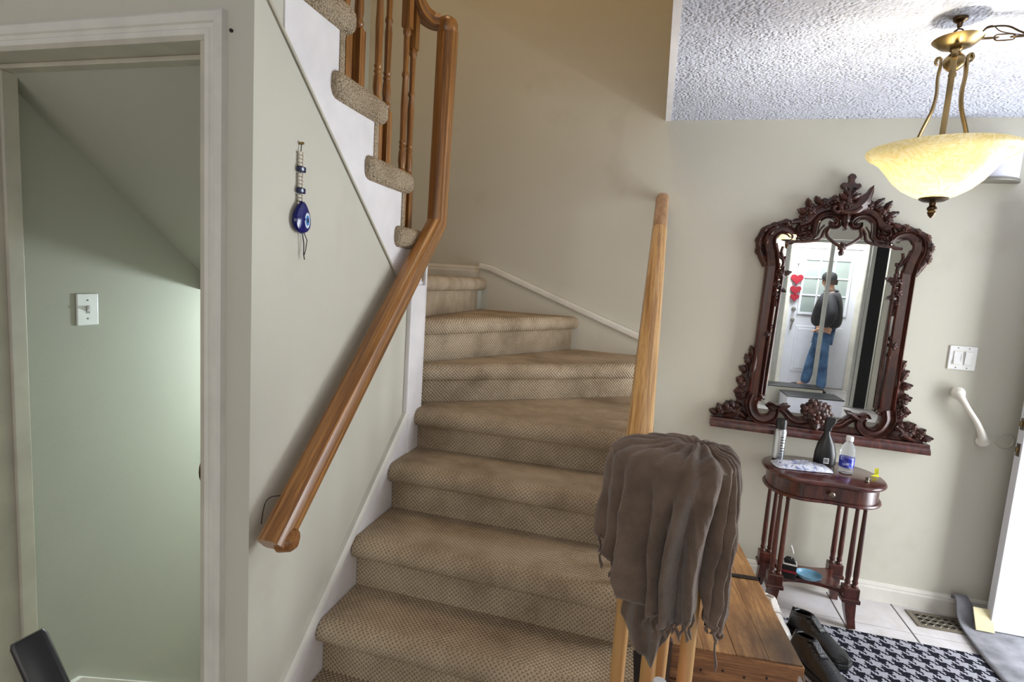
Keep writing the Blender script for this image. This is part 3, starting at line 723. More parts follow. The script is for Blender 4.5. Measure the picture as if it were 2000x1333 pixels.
# lower scrolls
relief('c_scroll', [(.312, 1.02), (.322, .965), (.300, .912), (.258, .890), (.215, .908), (.204, .945), (.222, .970), (.236, .955)], .032, .045, GROOVE, scales=(1.05, .55))
relief('lower_scroll', [(.225, .955), (.185, .962), (.150, .945), (.118, .915), (.080, .905), (.045, .915)], .024, .040, GROOVE, scales=(.7, .9))
for s_ in (-1, 1):
    leafp((s_*.19, .955), (s_*.135, .985), .014, 0, y=-.03, d=.014); leafp((s_*.29, 1.03), (s_*.262, 1.0), .012, 0, y=-.03)
    # acanthus down the outer side
    for x, z, a, L, w in ((.340, 1.10, 95, .16, .026), (.352, 1.17, 60, .07, .022), (.365, 1.13, 30, .06, .02), (.362, 1.09, -10, .06, .02), (.375, 1.06, 40, .06, .02), (.370, 1.02, 0, .06, .02), (.368, .985, 30, .06, .02), (.36, .95, -20, .07, .022), (.345, 1.21, 75, .07, .018)):
        a = R(a); leafp((s_*x, z), (s_*(x+L*math.cos(a)*.75), z+L*math.sin(a)), w, .006*s_, y=-.012, d=.02)
    for x, z, r_ in ((.375, 1.07, .024), (.368, 1.01, .024), (.385, 1.03, .016)): rose(s_*x, z, r_, y=-.022)
    # foliage on the base
    for x, z, a, L, w in ((.36, .90, 20, .10, .026), (.40, .93, 60, .05, .022), (.43, .91, 80, .06, .022), (.46, .90, 60, .055, .02), (.48, .89, 20, .05, .018), (.41, .90, 140, .07, .022), (.45, .88, 160, .08, .018), (.33, .885, 30, .09, .02)):
        a = R(a); leafp((s_*x, z), (s_*(x+L*math.cos(a)), z+L*math.sin(a)), w, 0, y=-.016, d=.022)
    for x, z, r_ in ((.425, .925, .028), (.465, .91, .022), (.385, .91, .022)): rose(s_*x, z, r_, y=-.026)
# backing under the side carving
for s_ in (-1, 1):
    MB().prism([(s_*.33, .87), (s_*.50, .87), (s_*.485, .915), (s_*.43, .935), (s_*.395, .94), (s_*.392, 1.08), (s_*.375, 1.15), (s_*.345, 1.25), (s_*.33, 1.25)], -.012, 0, 'y').build('side_panel', 'mahogany_carved', mr, 0, .004)
# shell
q = MB()
for k in range(11):
    a = R(-20+22*k); L = .058+.006*math.sin(k*2.5)
    q.ball((.0+L*.62*math.cos(a), -.044, .952+L*.62*math.sin(a)), .02, .014, .02, 8, 5)
    q.ball((.0+L*math.cos(a), -.038, .952+L*math.sin(a)), .016, .012, .016, 8, 5)
for k in range(7):
    a = 2*PI*k/7; q.ball((.028*math.cos(a), -.05, .945+.024*math.sin(a)), .017, .016, .015, 8, 5)
q.ball((0, -.056, .945), .017, .014, .015, 8, 5); q.ball((0, -.03, .945), .062, .02, .058, 12, 6)
q.build('shell', 'mahogany_carved', mr, 60)
leafp((0, .93), (0, .875), .02, 0, y=-.035, d=.016)
# base shelf and moulding
q = MB(); q.prism([(0, .872), (-.036, .872), (-.040, .866), (-.040, .858), (-.048, .852), (-.054, .842), (-.058, .834), (-.058, .824), (0, .824)], -.515, .515, 'x'); q.build('base_moulding', 'mahogany', mr, 25)
q = MB(); q.prism([(-.47, .872), (.47, .872), (.40, .905), (.25, .90), (.1, .91), (-.1, .91), (-.25, .90), (-.40, .905)], -.016, 0, 'y'); q.build('base_panel', 'mahogany', mr, 0, .003)

# ================================================================== console table
TX, TY, TZ = .866, 2.842, .722
tb = thing('side_table', 'small kidney-shaped mahogany table with one drawer, below the carved mirror', 'table', (TX, TY, 0))
def kid(a, b, n=56):
    out = []
    for i in range(n):
        th = 2*PI*i/n; c, s_ = math.cos(th), math.sin(th); e = 2/2.35
        x = a*math.copysign(abs(c)**e, c); y = b*math.copysign(abs(s_)**e, s_)
        if y < 0: y *= 1-.17*math.exp(-(x/.105)**2)
        out.append((x, y))
    return out
def stack(q, levels):
    n = 56; vs = []; fs = []
    for a, b, z in levels: vs += [(x, y, z) for x, y in kid(a, b, n)]
    for k in range(len(levels)-1):
        for i in range(n): j = (i+1) % n; fs.append((k*n+i, k*n+j, (k+1)*n+j, (k+1)*n+i))
    fs.append(tuple(range(n))[::-1]); fs.append(tuple((len(levels)-1)*n+i for i in range(n))); return q.add(vs, fs)
stack(MB(), [(.250, .198, TZ-.024), (.258, .206, TZ-.022), (.265, .213, TZ-.015), (.266, .214, TZ-.008), (.262, .210, TZ-.002), (.256, .204, TZ)]).build('top', 'mahogany_top', tb, 40)
stack(MB(), [(.240, .190, TZ-.092), (.240, .190, TZ-.02)]).build('apron', 'mahogany', tb, 30)
stack(MB(), [(.240, .19, TZ-.108), (.252, .202, TZ-.104), (.254, .204, TZ-.098), (.250, .200, TZ-.092), (.240, .19, TZ-.090)]).build('lower_moulding', 'mahogany', tb, 40)
dr = MB(); pts = [p for p in kid(.243, .193, 120) if p[1] < 0 and abs(p[0]) < .115]; pts.sort()
dr.prism(pts+[(p[0], p[1]+.02) for p in pts[::-1]], TZ-.086, TZ-.028, 'z'); dr = dr.build('drawer', 'mahogany', tb, 30)
MB().lathe([(.006, 0), (.006, .01), (.012, .016), (.013, .022), (.008, .027), (0, .028)], 14, T(0, -.160, TZ-.056, rx=R(90))).build('knob', 'brass_hinge', dr)
LX, LY0, LY1 = .166, -.072, .155
def leg(x, y):
    ox = 1 if x > 0 else -1; oy = 1 if y > 0 else -1
    for dx in (-.0165, .0165):
        MB().lathe([(.013, .195), (.014, .205), (.010, .212), (.0135, .222), (.0105, .232), (.0125, .26), (.0105, .45), (.0085, .575), (.011, .583), (.008, .590), (.013, .60), (.014, .615)], 12, T(x+dx, y, 0)).build('column', 'mahogany', tb)
    MB().box(x-.034, x+.034, y-.02, y+.02, .60, .632).build('capital', 'mahogany', tb, 0, .006)
    b = MB().box(x-.034, x+.034, y-.028, y+.028, .135, .2); b.build('block', 'mahogany', tb, 0, .004)
    MB().box(x-.040, x+.040, y-.034, y+.034, .128, .148).build('plinth', 'mahogany', tb, 0, .004)
    q = MB(); sq = [(-.5, -.5), (.5, -.5), (.5, .5), (-.5, .5)]
    q.sweep([(x, y, .14), (x+.004*ox, y+.003*oy, .09), (x+.010*ox, y+.008*oy, .045), (x+.020*ox, y+.016*oy, 0)], [(a*.05, b_*.046) for a, b_ in sq], (0, 1, 0), [1, .92, .75, .62]); q.build('foot', 'mahogany', tb, 25)
for x, y in ((-LX, LY0), (LX, LY0), (-LX, LY1), (LX, LY1)): leg(x, y)
sh_ = []
cs = [(-LX-.03, LY0-.03), (LX+.03, LY0-.03), (LX+.03, LY1+.03), (-LX-.03, LY1+.03)]
for k in range(4):
    a = Vector(cs[k]); b = Vector(cs[(k+1) % 4]); c = Vector((0, (LY0+LY1)/2))
    mid = (a+b)/2; ins = (c-mid).normalized()*.07
    for i in range(11):
        u = i/11; sh_.append(tuple(a+(b-a)*u+ins*(math.sin(PI*u)**.8)))
MB().prism(sh_, .150, .172, 'z').build('shelf', 'mahogany_top', tb, 0, .004)
# things on the table
zt = TZ
can = thing('spray_can', 'silver aerosol can with a black cap on the left of the small table', 'spray can', (.690, 2.955, zt+.001))
MB().lathe([(.026, 0), (.029, .003), (.029, .145), (.026, .156), (.022, .162)], 24).build('body', 'steel_can', can)
MB().lathe([(.0265, .156), (.0265, .196), (.024, .204), (.012, .206), (0, .206)], 24).build('cap', 'black_plastic', can)
q = MB()
for r_ in range(7): q.prism([(.0296*math.cos(R(a)), .0296*math.sin(R(a))) for a in range(-95, -60+3*(r_ % 3)*4, 5)]+[(.0290*math.cos(R(a)), .0290*math.sin(R(a))) for a in range(-60+3*(r_ % 3)*4-5, -96, -5)], .03+.014*r_, .034+.014*r_, 'z')
q.build('label_print', 'dark_iron', can, 0)
bl = thing('spray_bottle', 'black trigger spray bottle with a white barcode patch on the small table', 'bottle', (.905, 2.955, zt+.001))
lv = [(.048, .026, 0), (.052, .029, .008), (.050, .028, .06), (.040, .025, .105), (.026, .019, .135), (.016, .014, .155), (.014, .013, .175)]
q = MB(); n = 20; vs = []; fs = []
for a, b, z in lv: vs += [(a*math.cos(2*PI*i/n)-.06*max(0, z-.06)*.5, b*math.sin(2*PI*i/n), z) for i in range(n)]
for k in range(len(lv)-1):
    for i in range(n): j = (i+1) % n; fs.append((k*n+i, k*n+j, (k+1)*n+j, (k+1)*n+i))
fs.append(tuple(range(n))[::-1]); fs.append(tuple((len(lv)-1)*n+i for i in range(n))); q.add(vs, fs).build('body', 'black_plastic', bl)
MB().prism([(-.018, .172), (.010, .172), (.012, .19), (.026, .215), (.030, .236), (.020, .246), (-.014, .242), (-.018, .22), (-.02, .2)], -.013, .013, 'y').build('trigger_head', 'black_plastic', bl, 0, .004)
MB().box(-.012, .012, -.0298, -.0285, .012, .04).build('barcode_patch', 'plate_white', bl, 0)
q = MB()
for k in range(7): q.box(-.009+.0026*k, -.0078+.0026*k, -.0302, -.0298, .017, .036)
q.build('barcode_bars', 'black_plastic', bl, 0)
wb = thing('water_bottle', 'clear plastic water bottle with a blue label and white cap on the table', 'bottle', (.973, 2.86, zt+.001))
MB().lathe([(.024, 0), (.031, .004), (.032, .02), (.0305, .026), (.032, .032), (.032, .075), (.030, .08), (.033, .088), (.0315, .096), (.033, .105), (.031, .118), (.024, .137), (.0145, .150), (.0135, .163)], 24).build('body', 'clear_plastic', wb)
MB().lathe([(.0326, .030), (.0328, .032), (.0328, .076), (.0326, .078)], 24).build('label_band', 'blue_label', wb)
MB().lathe([(.0165, .158), (.0165, .176), (.015, .180), (0, .180)], 18).build('cap', 'plate_white', wb)
# wrapped pack
q = MB(); vs = []; fs = []; N_ = 18
for i in range(N_):
    for k in range(N_):
        u, v = i/(N_-1)*2-1, k/(N_-1)*2-1; e = (1-u**6)*(1-v**4)
        vs.append((u*.135*(1-.08*v*v), v*.062*(1-.1*u*u), .004+.026*e*(.75+.4*noise.noise(Vector((u*2.5, v*2.5, 0))))+.004*noise.noise(Vector((u*8, v*8, 1)))))
b0 = len(vs); vs += [(x, y, .002) for x, y, z in vs]
for i in range(N_-1):
    for k in range(N_-1):
        f = (i*N_+k, (i+1)*N_+k, (i+1)*N_+k+1, i*N_+k+1); fs.append(f); fs.append(tuple(b0+x for x in f[::-1]))
for i in range(N_-1):
    for (a, b) in ((i*N_, (i+1)*N_), (i*N_+N_-1, (i+1)*N_+N_-1), (i, i+1), ((N_-1)*N_+i, (N_-1)*N_+i+1)): fs.append((a, b, b0+b, b0+a))
pk_ = q.add(vs, fs).build('wrapped_pack', 'foil_pack', None, 60); pk_.location = (.775, 2.845, zt+.001); pk_.rotation_euler = (0, 0, R(8))
tag(pk_, 'shiny plastic-wrapped pack lying on the left half of the small table', 'package')
nt = MB().add([(-.02, -.012, 0), (.016, -.016, 0), (.022, .010, .008), (.006, .014, .002), (.028, .03, .03), (.012, .034, .028)], [(0, 1, 2, 3), (3, 2, 4, 5)]).build('sticky_note', 'paper_yellow', None, 0)
m = nt.modifiers.new('t', 'SOLIDIFY'); m.thickness = .0008; nt.location = (1.098, 2.865, zt+.002); tag(nt, 'small folded yellow note at the right end of the table top', 'note')
kb = MB().lathe([(.010, 0), (.011, .003), (.007, .007), (.006, .012), (.009, .016), (.007, .021), (0, .022)], 14).build('drawer_knob', 'brass_hinge', None); kb.location = (1.03, 2.75, zt+.001); tag(kb, 'loose little metal knob on the table top near the yellow note', 'knob')
# things on its shelf
bx_ = thing('drink_carton', 'small dark drink carton with a white straw on the table shelf', 'carton', (.768, 2.80, .173), R(-8))
MB().prism([(-.03, 0), (.03, 0), (.03, .075), (.014, .098), (-.014, .098), (-.03, .075)], -.022, .022, 'y').build('body', 'dark_void', bx_, 0, .002)
MB().box(-.031, .031, -.0225, .0225, .072, .080).build('white_band', 'plate_white', bx_, 0)
MB().box(-.0305, .0305, -.0228, -.0222, .034, .044).build('red_print', 'heart_red', bx_, 0)
MB().tube([(.004, 0, .09), (.010, 0, .13), (-.004, .002, .165)], .0035, 8).build('straw', 'plate_white', bx_)
ds = MB().lathe([(0, .004), (.042, .004), (.052, .010), (.060, .020), (.062, .021), (.056, .009), (.045, 0), (0, 0)], 28).build('soap_dish', 'blue_dish', None); ds.location = (.868, 2.835, .173); ds.scale = (1, .8, 1); tag(ds, 'shallow pale blue dish lying on the table shelf', 'dish')

# ================================================================== trunk
tk = thing('wooden_trunk', 'old pine trunk with a worn lid and iron strap, between stairs and table', 'trunk', (.153, 1.653, 0), R(5.2))
TW, TL, TH = .385, 1.02, .45
w_ = TW/4
for k in range(4): MB().box(k*w_+.0005, (k+1)*w_-.0005, .0, TL, TH-.026, TH-.001*(k % 2)).build('lid_plank', 'pine_top', tk, 0, .0015)
for z0, z1 in ((TH-.125, TH-.030), (.22, TH-.128), (.115, .217), (.01, .112)):
    MB().box(.004, TW-.004, .012, .035, z0, z1).build('front_board', 'pine_front', tk, 0, .003)
MB().box(TW-.03, TW-.008, .035, TL-.01, .01, TH-.028).build('side_board', 'pine_top', tk, 0, .003)
MB().box(.008, .03, .035, TL-.01, .01, TH-.028).build('side_board', 'pine_top', tk, 0, .003)
MB().box(.008, TW-.008, TL-.03, TL-.01, .01, TH-.028).build('back_board', 'pine_front', tk, 0, .003)
MB().box(-.002, TW+.004, -.004, .014, TH-.036, TH-.006).build('lid_edge', 'pine_front', tk, 0, .003)
sy = .485; q = MB(); q.prism([(.275, sy-.006), (.285, sy-.012), (.30, sy-.010), (.31, sy-.013), (.385, sy-.011), (.395, sy-.011), (.395, sy+.011), (.31, sy+.013), (.30, sy+.010), (.285, sy+.012), (.275, sy+.006)], TH, TH+.004, 'z'); q.box(.385, .393, sy-.011, sy+.011, TH-.1, TH+.004); q.build('hinge_strap', 'dark_iron', tk, 0, .001)
MB().tube([(.391, sy-.018, TH-.004), (.391, sy+.018, TH-.004)], .007, 8).build('hinge_knuckle', 'dark_iron', tk)
q = MB(); q.prism([(-.07, .0), (0, 0), (0, .24), (.02, .255), (.032, .28), (.022, .30), (.006, .315), (0, .34), (0, .47), (-.03, .475), (-.07, .46)], -.022, .002, 'y'); q.build('corner_bracket', 'dark_wood', tk, 0, .003)
for k in range(6):
    MB().ball((.03+.064*k, -.002, TH-.06-.01*(k % 2)), .004, .003, .004, 8, 5).build('nail_head', 'dark_iron', tk)
# bottle with the white cap just peeking into the picture
bt = thing('capped_bottle', 'pink bottle with a white screw cap below the scarf', 'bottle', (.094, 1.19, .318))
MB().lathe([(.036, 0), (.04, .006), (.04, .24), (.034, .28), (.018, .30), (.014, .318)], 20).build('body', 'pink_plastic', bt)
MB().lathe([(.0165, .314), (.0165, .338), (.0145, .342), (0, .342)], 20).build('cap', 'plate_white', bt)
# black post at the left edge of the picture
bk = thing('black_post', 'black flat-sided post leaning at the lower left beside the doorway', 'post', (-.996, .79, -.002))
q = MB(); q.sweep([(.0, .0, .0), (-.05, .002, .30), (-.11, .006, .46), (-.19, .01, .590), (-.252, .01, .694), (-.257, .01, .703)], rrect(.064, .036, .010, 3), (1.25, -.8, .84), [1, 1, 1, 1, 1, .88]); q.build('shaft', 'black_plastic', bk, 30)
MB().lathe([(.12, 0), (.12, .012), (.10, .02), (0, .024)], 24).build('base', 'black_plastic', bk)

# ================================================================== rug, mats, vent, shoes
rg = MB().box(-.86, .86, -.6, .6, 0, .009).build('houndstooth_rug', 'houndstooth', None, 0, .003); rg.location = (1.60, 2.130, .001); rg.rotation_euler = (0, 0, R(.8)); tag(rg, 'black and white houndstooth rug on the tile floor', 'rug')
# bunched grey runner
pf = spline([(2.55, .011), (2.80, .010), (2.90, .010), (2.955, .022), (2.99, .05), (3.008, .085), (3.028, .118), (3.042, .122), (3.050, .10)], 4)
vs = []; fs = []; nx = 60
for i in range(nx):
    u = i/(nx-1); x0 = 1.575+.92*u
    for (y, z) in pf:
        lift = max(0, (z-.012)/.11); x = x0+(.01*math.sin(y*9) if i == 0 else 0)+.03*(1-u)*max(0, (3.0-y))*-1
        kx = min(1, max(0, (1.70-x0)/.06)); vs.append((x, y+.006*math.sin(x0*11)*lift, .010+(z-.010)*kx))
m_ = len(pf)
for i in range(nx-1):
    for k in range(m_-1): fs.append((i*m_+k, i*m_+k+1, (i+1)*m_+k+1, (i+1)*m_+k))
gm = MB().add(vs, fs).build('runner_mat', 'grey_mat', None, 60); m = gm.modifiers.new('t', 'SOLIDIFY'); m.thickness = .008; m.offset = 1
tag(gm, 'grey runner mat bunched up against the baseboard under the white door', 'mat')
cc = MB().prism([(2.915, .026), (2.965, .115), (2.969, .112), (2.920, .022)], 1.635, 1.712, 'x').build('cream_cloth', 'cloth_cream', None, 0, .001); tag(cc, 'cream backing flap between the grey mat and the white door', 'cloth')
vt = thing('floor_vent', 'brown metal floor register with pierced scrollwork beside the baseboard', 'vent', (1.503, 2.962, 0), R(1.5))
q = MB(); q.box(-.118, .118, -.07, -.05, .001, .006); q.box(-.118, .118, .05, .07, .001, .006); q.box(-.118, -.095, -.05, .05, .001, .006); q.box(.095, .118, -.05, .05, .001, .006); q.build('frame', 'vent_metal', vt, 0, .001)
MB().box(-.1, .1, -.055, .055, .0005, .0015).build('opening', 'dark_void', vt, 0)  # black plate painted in for the shaded recess under the grille
for i in range(6):
    for j in range(3):
        cx, cy = -.08+.032*i, -.033+.033*j
        pts = [(cx+.0135*math.cos(a), cy+.0135*math.sin(a), .004) for a in [2*PI*k/12 for k in range(12)]]
        MB().tube(pts, .0026, 5, closed=True).build('scroll_ring', 'vent_metal', vt)
q = MB()
for i in range(7): q.box(-.0975+.032*i, -.0945+.032*i, -.05, .05, .002, .005)
for j in range(2): q.box(-.095, .095, -.018+.033*j, -.015+.033*j, .002, .005)
q.build('lattice', 'vent_metal', vt, 0)
def shoe(name, loc, rz, upper, sole, label, L=.29, w=.052):
    t_ = thing(name, label, 'shoe', loc, rz, 'shoes beside the trunk')
    n, m = 22, 16
    def half(u): return w*(.78+.22*math.sin(PI*min(1, u*1.15)) if u < .75 else .95)*(1 if u < .8 else math.sqrt(max(0, 1-((u-.8)/.2)**2))*.98+.02)*(1 if u > .08 else math.sqrt(max(.05, u/.08)))
    def top(u):
        return .098 if u < .12 else .098+.016*math.sin((u-.12)/.3*PI) if u < .42 else .098-.05*min(1, (u-.42)/.5)
    # sole
    q = MB(); out = [(L*(i/n), half(i/n)) for i in range(n+1)]
    q.prism([(x, y*1.06) for x, y in out]+[(x, -y*1.06) for x, y in out[::-1][1:-1]], 0, .026, 'z'); q.build('sole', sole, t_, 0, .005)
    # upper: rings around a long axis with an opening near the heel
    vs = []; fs = []
    for i in range(n+1):
        u = i/n; x = L*(.012+.976*u); hw = half(u)*.96; tz = top(u)
        opn = .04 < u < .36
        for k in range(m+1):
            a = PI*k/m; cx_ = math.cos(a); sn = math.sin(a)**.75
            y = hw*cx_*(1-.35*sn*(1 if u < .4 else .25)); z = .022+(tz-.022)*sn
            if opn: z = .022+(tz-.022)*min(1, sn*1.25)
            vs.append((x, y, z))
    for i in range(n):
        u = (i+.5)/n
        for k in range(m):
            if .07 < u < .34 and 4 <= k < m-4: continue
            fs.append((i*(m+1)+k, i*(m+1)+k+1, (i+1)*(m+1)+k+1, (i+1)*(m+1)+k))
    fs.append(tuple(range(m+1))); fs.append(tuple(n*(m+1)+k for k in range(m+1)))
    o = MB().add(vs, fs).build('upper', upper, t_, 60); s_ = o.modifiers.new('t', 'SOLIDIFY'); s_.thickness = .004; s_.offset = -1
    # collar padding, tongue and laces
    ring = []
    for k in range(18):
        a = 2*PI*k/18; ring.append((L*(.205+.155*math.cos(a)), w*.46*math.sin(a), .100+.012*math.cos(a)))
    MB().tube(ring, .0075, 7, closed=True).build('collar', upper, t_)
    q = MB(); q.prism([(L*.35, .095), (L*.37, .118), (L*.39, .117), (L*.56, .086), (L*.55, .078)], -.016, .016, 'y'); q.build('tongue', upper, t_, 0, .004)
    for k in range(4):
        x = L*(.42+.05*k); z = top(.42+.05*k)+.004
        MB().tube([(x, -.024, z-.012), (x, -.012, z), (x, .012, z), (x, .024, z-.012)], .0028, 5).build('lace', sole, t_)
    return t_
shoe('black_shoe', (.762, 2.655, .0105), R(-58), 'black_leather', 'sole_black', 'black leather shoe nearer the table leg, heel towards the wall', .31, .060)
shoe('black_shoe', (.735, 2.475, .0105), R(-66), 'black_leather', 'sole_black', 'black leather shoe closer to the trunk corner, in front of its pair', .31, .060)
shoe('white_shoe', (.655, 2.74, .0105), R(-78), 'shoe_white', 'shoe_white', 'white shoe squeezed between the trunk and the black shoes', .26, .042)

# ================================================================== front door, open against the mirror wall
fd = thing('front_door', 'open white front door at the right edge, standing along the mirror wall', 'door', (1.702, 2.94, 0))
MB().box(0, .86, 0, .044, .022, 2.04).build('slab', 'door_white', fd, 0, .002)
for x0, x1, z0, z1 in ((.12, .38, .2, .85), (.48, .74, .2, .85), (.12, .74, 1.05, 1.85)):
    q = MB(); q.box(x0, x1, -.006, 0, z0, z1); q.box(x0+.03, x1-.03, -.010, 0, z0+.03, z1-.03); q.build('panel', 'door_white', fd, 0, .005)
for z, h_ in ((1.035, .055), (.912, .06)):
    p = MB().box(-.002, 0, .01, .034, z-h_/2, z+h_/2).build('latch_plate', 'brass_hinge', fd, 0); MB().box(-.010, 0, .016, .028, z-.012, z+.012).build('latch_bolt', 'brass_aged', p, 0, .002)
MB().lathe([(.03, 0), (.03, .006), (.012, .012), (.011, .03), (.026, .045), (.028, .06), (.018, .07), (0, .072)], 18, T(.07, 0, .94, rx=R(90))).build('knob', 'brass_aged', fd)

# ================================================================== small things on the walls
sw = thing('light_switch', 'white double light switch plate right of the carved mirror', 'light switch', (1.479, YM, 1.308))
MB().box(-.058, .058, -.006, 0, -.058, .058).build('plate', 'plate_white', sw, 0, .003)
for x in (-.023, .023):
    MB().box(x-.018, x+.018, -.0075, -.005, -.034, .034).build('surround', 'trim_white', sw, 0, .001)
    rk = MB().prism([(-.008, -.031), (-.013 if x < 0 else -.010, -.031), (-.0085, .0), (-.0135 if x > 0 else -.009, .031), (-.007, .031)], x-.015, x+.015, 'x').build('rocker', 'plate_white', sw, 0, .001)
    for z in (-.048, .048): MB().lathe([(.003, 0), (.003, .001), (0, .0015)], 10, T(x, -.006, z, rx=R(90))).build('screw', 'pewter', sw)
sw = thing('light_switch', 'white toggle switch plate on the basement stair wall', 'light switch', (-1.8, 1.357, 1.355))
MB().box(0, .006, -.035, .035, -.052, .052).build('plate', 'plate_white', sw, 0, .003)
MB().prism([(.004, -.010), (.004, .010), (.016, .012), (.018, .006)], -.004, .004, 'y').build('toggle', 'plate_white', sw, 0, .001)
MB().box(.006, .0068, -.006, .006, -.013, .013).build('slot', 'pewter', sw, 0)
for z in (-.03, .03): MB().lathe([(.003, 0), (.003, .001), (0, .0015)], 10, T(.006, 0, z, ry=R(90))).build('screw', 'pewter', sw)
wh = thing('wall_grip', 'white bone-shaped curved grip fixed to the wall near the front door', 'handle', (1.545, YM, 1.03))
pth = spline([(-.072, -.030, .105), (-.060, -.048, .080), (-.030, -.055, .035), (.010, -.055, -.020), (.045, -.045, -.080), (.068, -.022, -.118)], 5); k = len(pth)
MB().tube(pth, [.012+.014*abs(2*i/(k-1)-1)**2.2+(.004 if i < 4 else 0) for i in range(k)], 14, (0, -1, 0)).build('grip', 'enamel_white', wh)
MB().ball((-.072, -.028, .108), .030, .026, .032, 14, 9).build('end_knob', 'enamel_white', wh); MB().ball((.066, -.016, -.118), .030, .018, .028, 14, 9).build('end_knob', 'enamel_white', wh)
ws = thing('wall_stop', 'round wall plate protecting the paint behind the open front door', 'wall plate', (1.705, YM, .925), 0)
MB().lathe([(.040, 0), (.040, .004), (.036, .008), (.033, .004), (0, .003)], 28, T(0, 0, 0, rx=R(90))).build('disc', 'sage_plain', ws)
nl = MB().lathe([(.004, 0), (.004, .004), (.002, .006), (0, .006)], 10, T(0, 0, 0, rx=R(90))).build('wall_nail', 'dark_iron'); nl.location = (-.950, YD, 2.047); tag(nl, 'tiny dark nail in the wall at the corner of the doorway casing', 'nail')
# half-round sconce
sn = thing('wall_sconce', 'white half-round wall light with a pewter rim behind the pendant lamp', 'wall lamp', (1.455, YM, 2.14))
hc = [(.125*math.cos(R(a)), -.095*math.sin(R(a))) for a in range(0, 181, 10)]
MB().prism(hc, .012, .17, 'z').build('shade', 'sconce_white', sn, 30)
MB().prism([(x*1.06, y*1.07) for x, y in hc], 0, .014, 'z').build('rim', 'pewter', sn, 30, .002)
# evil-eye wall hanging
ev = thing('evil_eye_hanging', 'blue glass eye amulet on a pearl bead string hanging on the left wall', 'ornament', (XL, 1.206, 1.845))
MB().tube([(0, 0, .003), (.012, 0, .003)], .0035, 8, (0, 0, 1)).build('nail', 'brass_aged', ev)
MB().tube([(.006, 0, 0), (.006, -.001, -.02), (.006, 0, -.15)], .0012, 5, (0, 1, 0)).build('string', 'cord_black', ev)
zz = -.018; k = 0
while zz > -.142:
    if k in (4, 9):
        q = MB().box(.002, .014, -.012, .011, zz-.013, zz+.001); b = q.build('navy_bead', 'navy_bead', ev, 0, .002)
        MB().lathe([(.0045, 0), (.0045, .001), (0, .0012)], 10, T(.014, -.004, zz-.006, ry=R(90))).build('eye_dot', 'eye_white', b); zz -= .0155
    else:
        for y in (-.0055, .0055): MB().ball((.007, y+.0005*(k % 2), zz-.004), .005, .0052, .0046, 8, 6).build('pearl_bead', 'bead_pearl', ev)
        zz -= .0092
    k += 1
for s_ in (-1, 1): MB().tube([(.007, 0, -.146), (.009, s_*.007, -.143), (.011, s_*.011, -.139)], .0008, 5).build('knot_end', 'cord_black', ev)
q = MB(); n = 22; prof = [(0, -.004), (.6, -.006), (.9, -.003), (1, .004), (.92, .010), (.6, .014), (0, .015)]
vs = []; fs = []
def egg(a): return (.031*math.cos(a)*(1-.12*math.sin(a)), .036*math.sin(a)+(.010*max(0, math.sin(a))**6))
for r_, x in prof: vs += [(.008+x, egg(2*PI*i/n)[0]*r_, -.184+egg(2*PI*i/n)[1]*r_) for i in range(n)]
for k in range(len(prof)-1):
    for i in range(n): j = (i+1) % n; fs.append((k*n+i, k*n+j, (k+1)*n+j, (k+1)*n+i))
ge = q.add(vs, fs).build('glass_drop', 'blue_glass', ev)
for r_, x, mt, nm in ((.017, .0228, 'eye_white', 'white_ring'), (.011, .0236, 'eye_blue', 'blue_ring'), (.005, .0244, 'eye_black', 'pupil')):
    MB().lathe([(r_, -.002), (r_, 0), (0, .0006)], 18, T(x, .008, -.186, ry=R(90)) @ Matrix.Diagonal((1.15, .62, 1, 1))).build(nm, mt, ge)
MB().tube([(.010, .006, -.218), (.012, .010, -.245), (.012, .010, -.272), (.012, .014, -.285)], .0014, 5, (0, 1, 0)).build('cord_tail', 'cord_black', ev)
MB().tube([(.010, .012, -.216), (.014, .020, -.235), (.013, .016, -.262), (.012, .011, -.275)], .0012, 5, (0, 1, 0)).build('cord_tail', 'cord_black', ev)

# ================================================================== pendant lamp
PL = (.838, 2.05)
pl = thing('pendant_lamp', 'pendant lamp with an alabaster glass bowl on three curved brass arms', 'lamp', (PL[0], PL[1], 0))
MB().lathe([(.020, 2.44), (.019, 2.432), (.009, 2.424), (.006, 2.412), (0, 2.41)], 16).build('ceiling_hook_base', 'bronze', pl)
MB().tube(spline([(0, 0, 2.415), (-.004, 0, 2.405), (-.012, 0, 2.398), (-.006, 0, 2.388), (.006, 0, 2.39), (.008, 0, 2.40)]), .003, 7, (0, 1, 0)).build('hook', 'bronze', pl)
def link(c, L, w, axis, name='chain_link', r_=.0026, par=pl):
    pts = []
    for i in range(16):
        a = 2*PI*i/16; x = (L-w)*math.copysign(1, math.cos(a))*(abs(math.cos(a)) > .05)+w*math.cos(a); y = w*math.sin(a); pts.append((x, y))
    A = Vector(axis[0]).normalized(); B = Vector(axis[1]).normalized()
    MB().tube([Vector(c)+A*x+B*y for x, y in pts], r_, 6, A.cross(B), closed=True).build(name, 'bronze', par)
link((0, 0, 2.385), .022, .014, ((0, 0, 1), (1, 0, .2)))
MB().lathe([(.012, 2.350), (.020, 2.348), (.045, 2.356), (.063, 2.372), (.066, 2.375), (.064, 2.376), (.042, 2.362), (.018, 2.356), (.006, 2.366), (0, 2.366)], 30).build('metal_plate', 'brass_aged', pl)
MB().lathe([(.006, 2.352), (.016, 2.350), (.017, 2.343), (.012, 2.338), (.016, 2.332), (.026, 2.322), (.029, 2.310), (.026, 2.296), (.016, 2.285), (.008, 2.280), (.011, 2.272), (.011, 2.266), (.005, 2.258), (.008, 2.25), (0, 2.242)], 20).build('ball_body', 'brass_aged', pl)
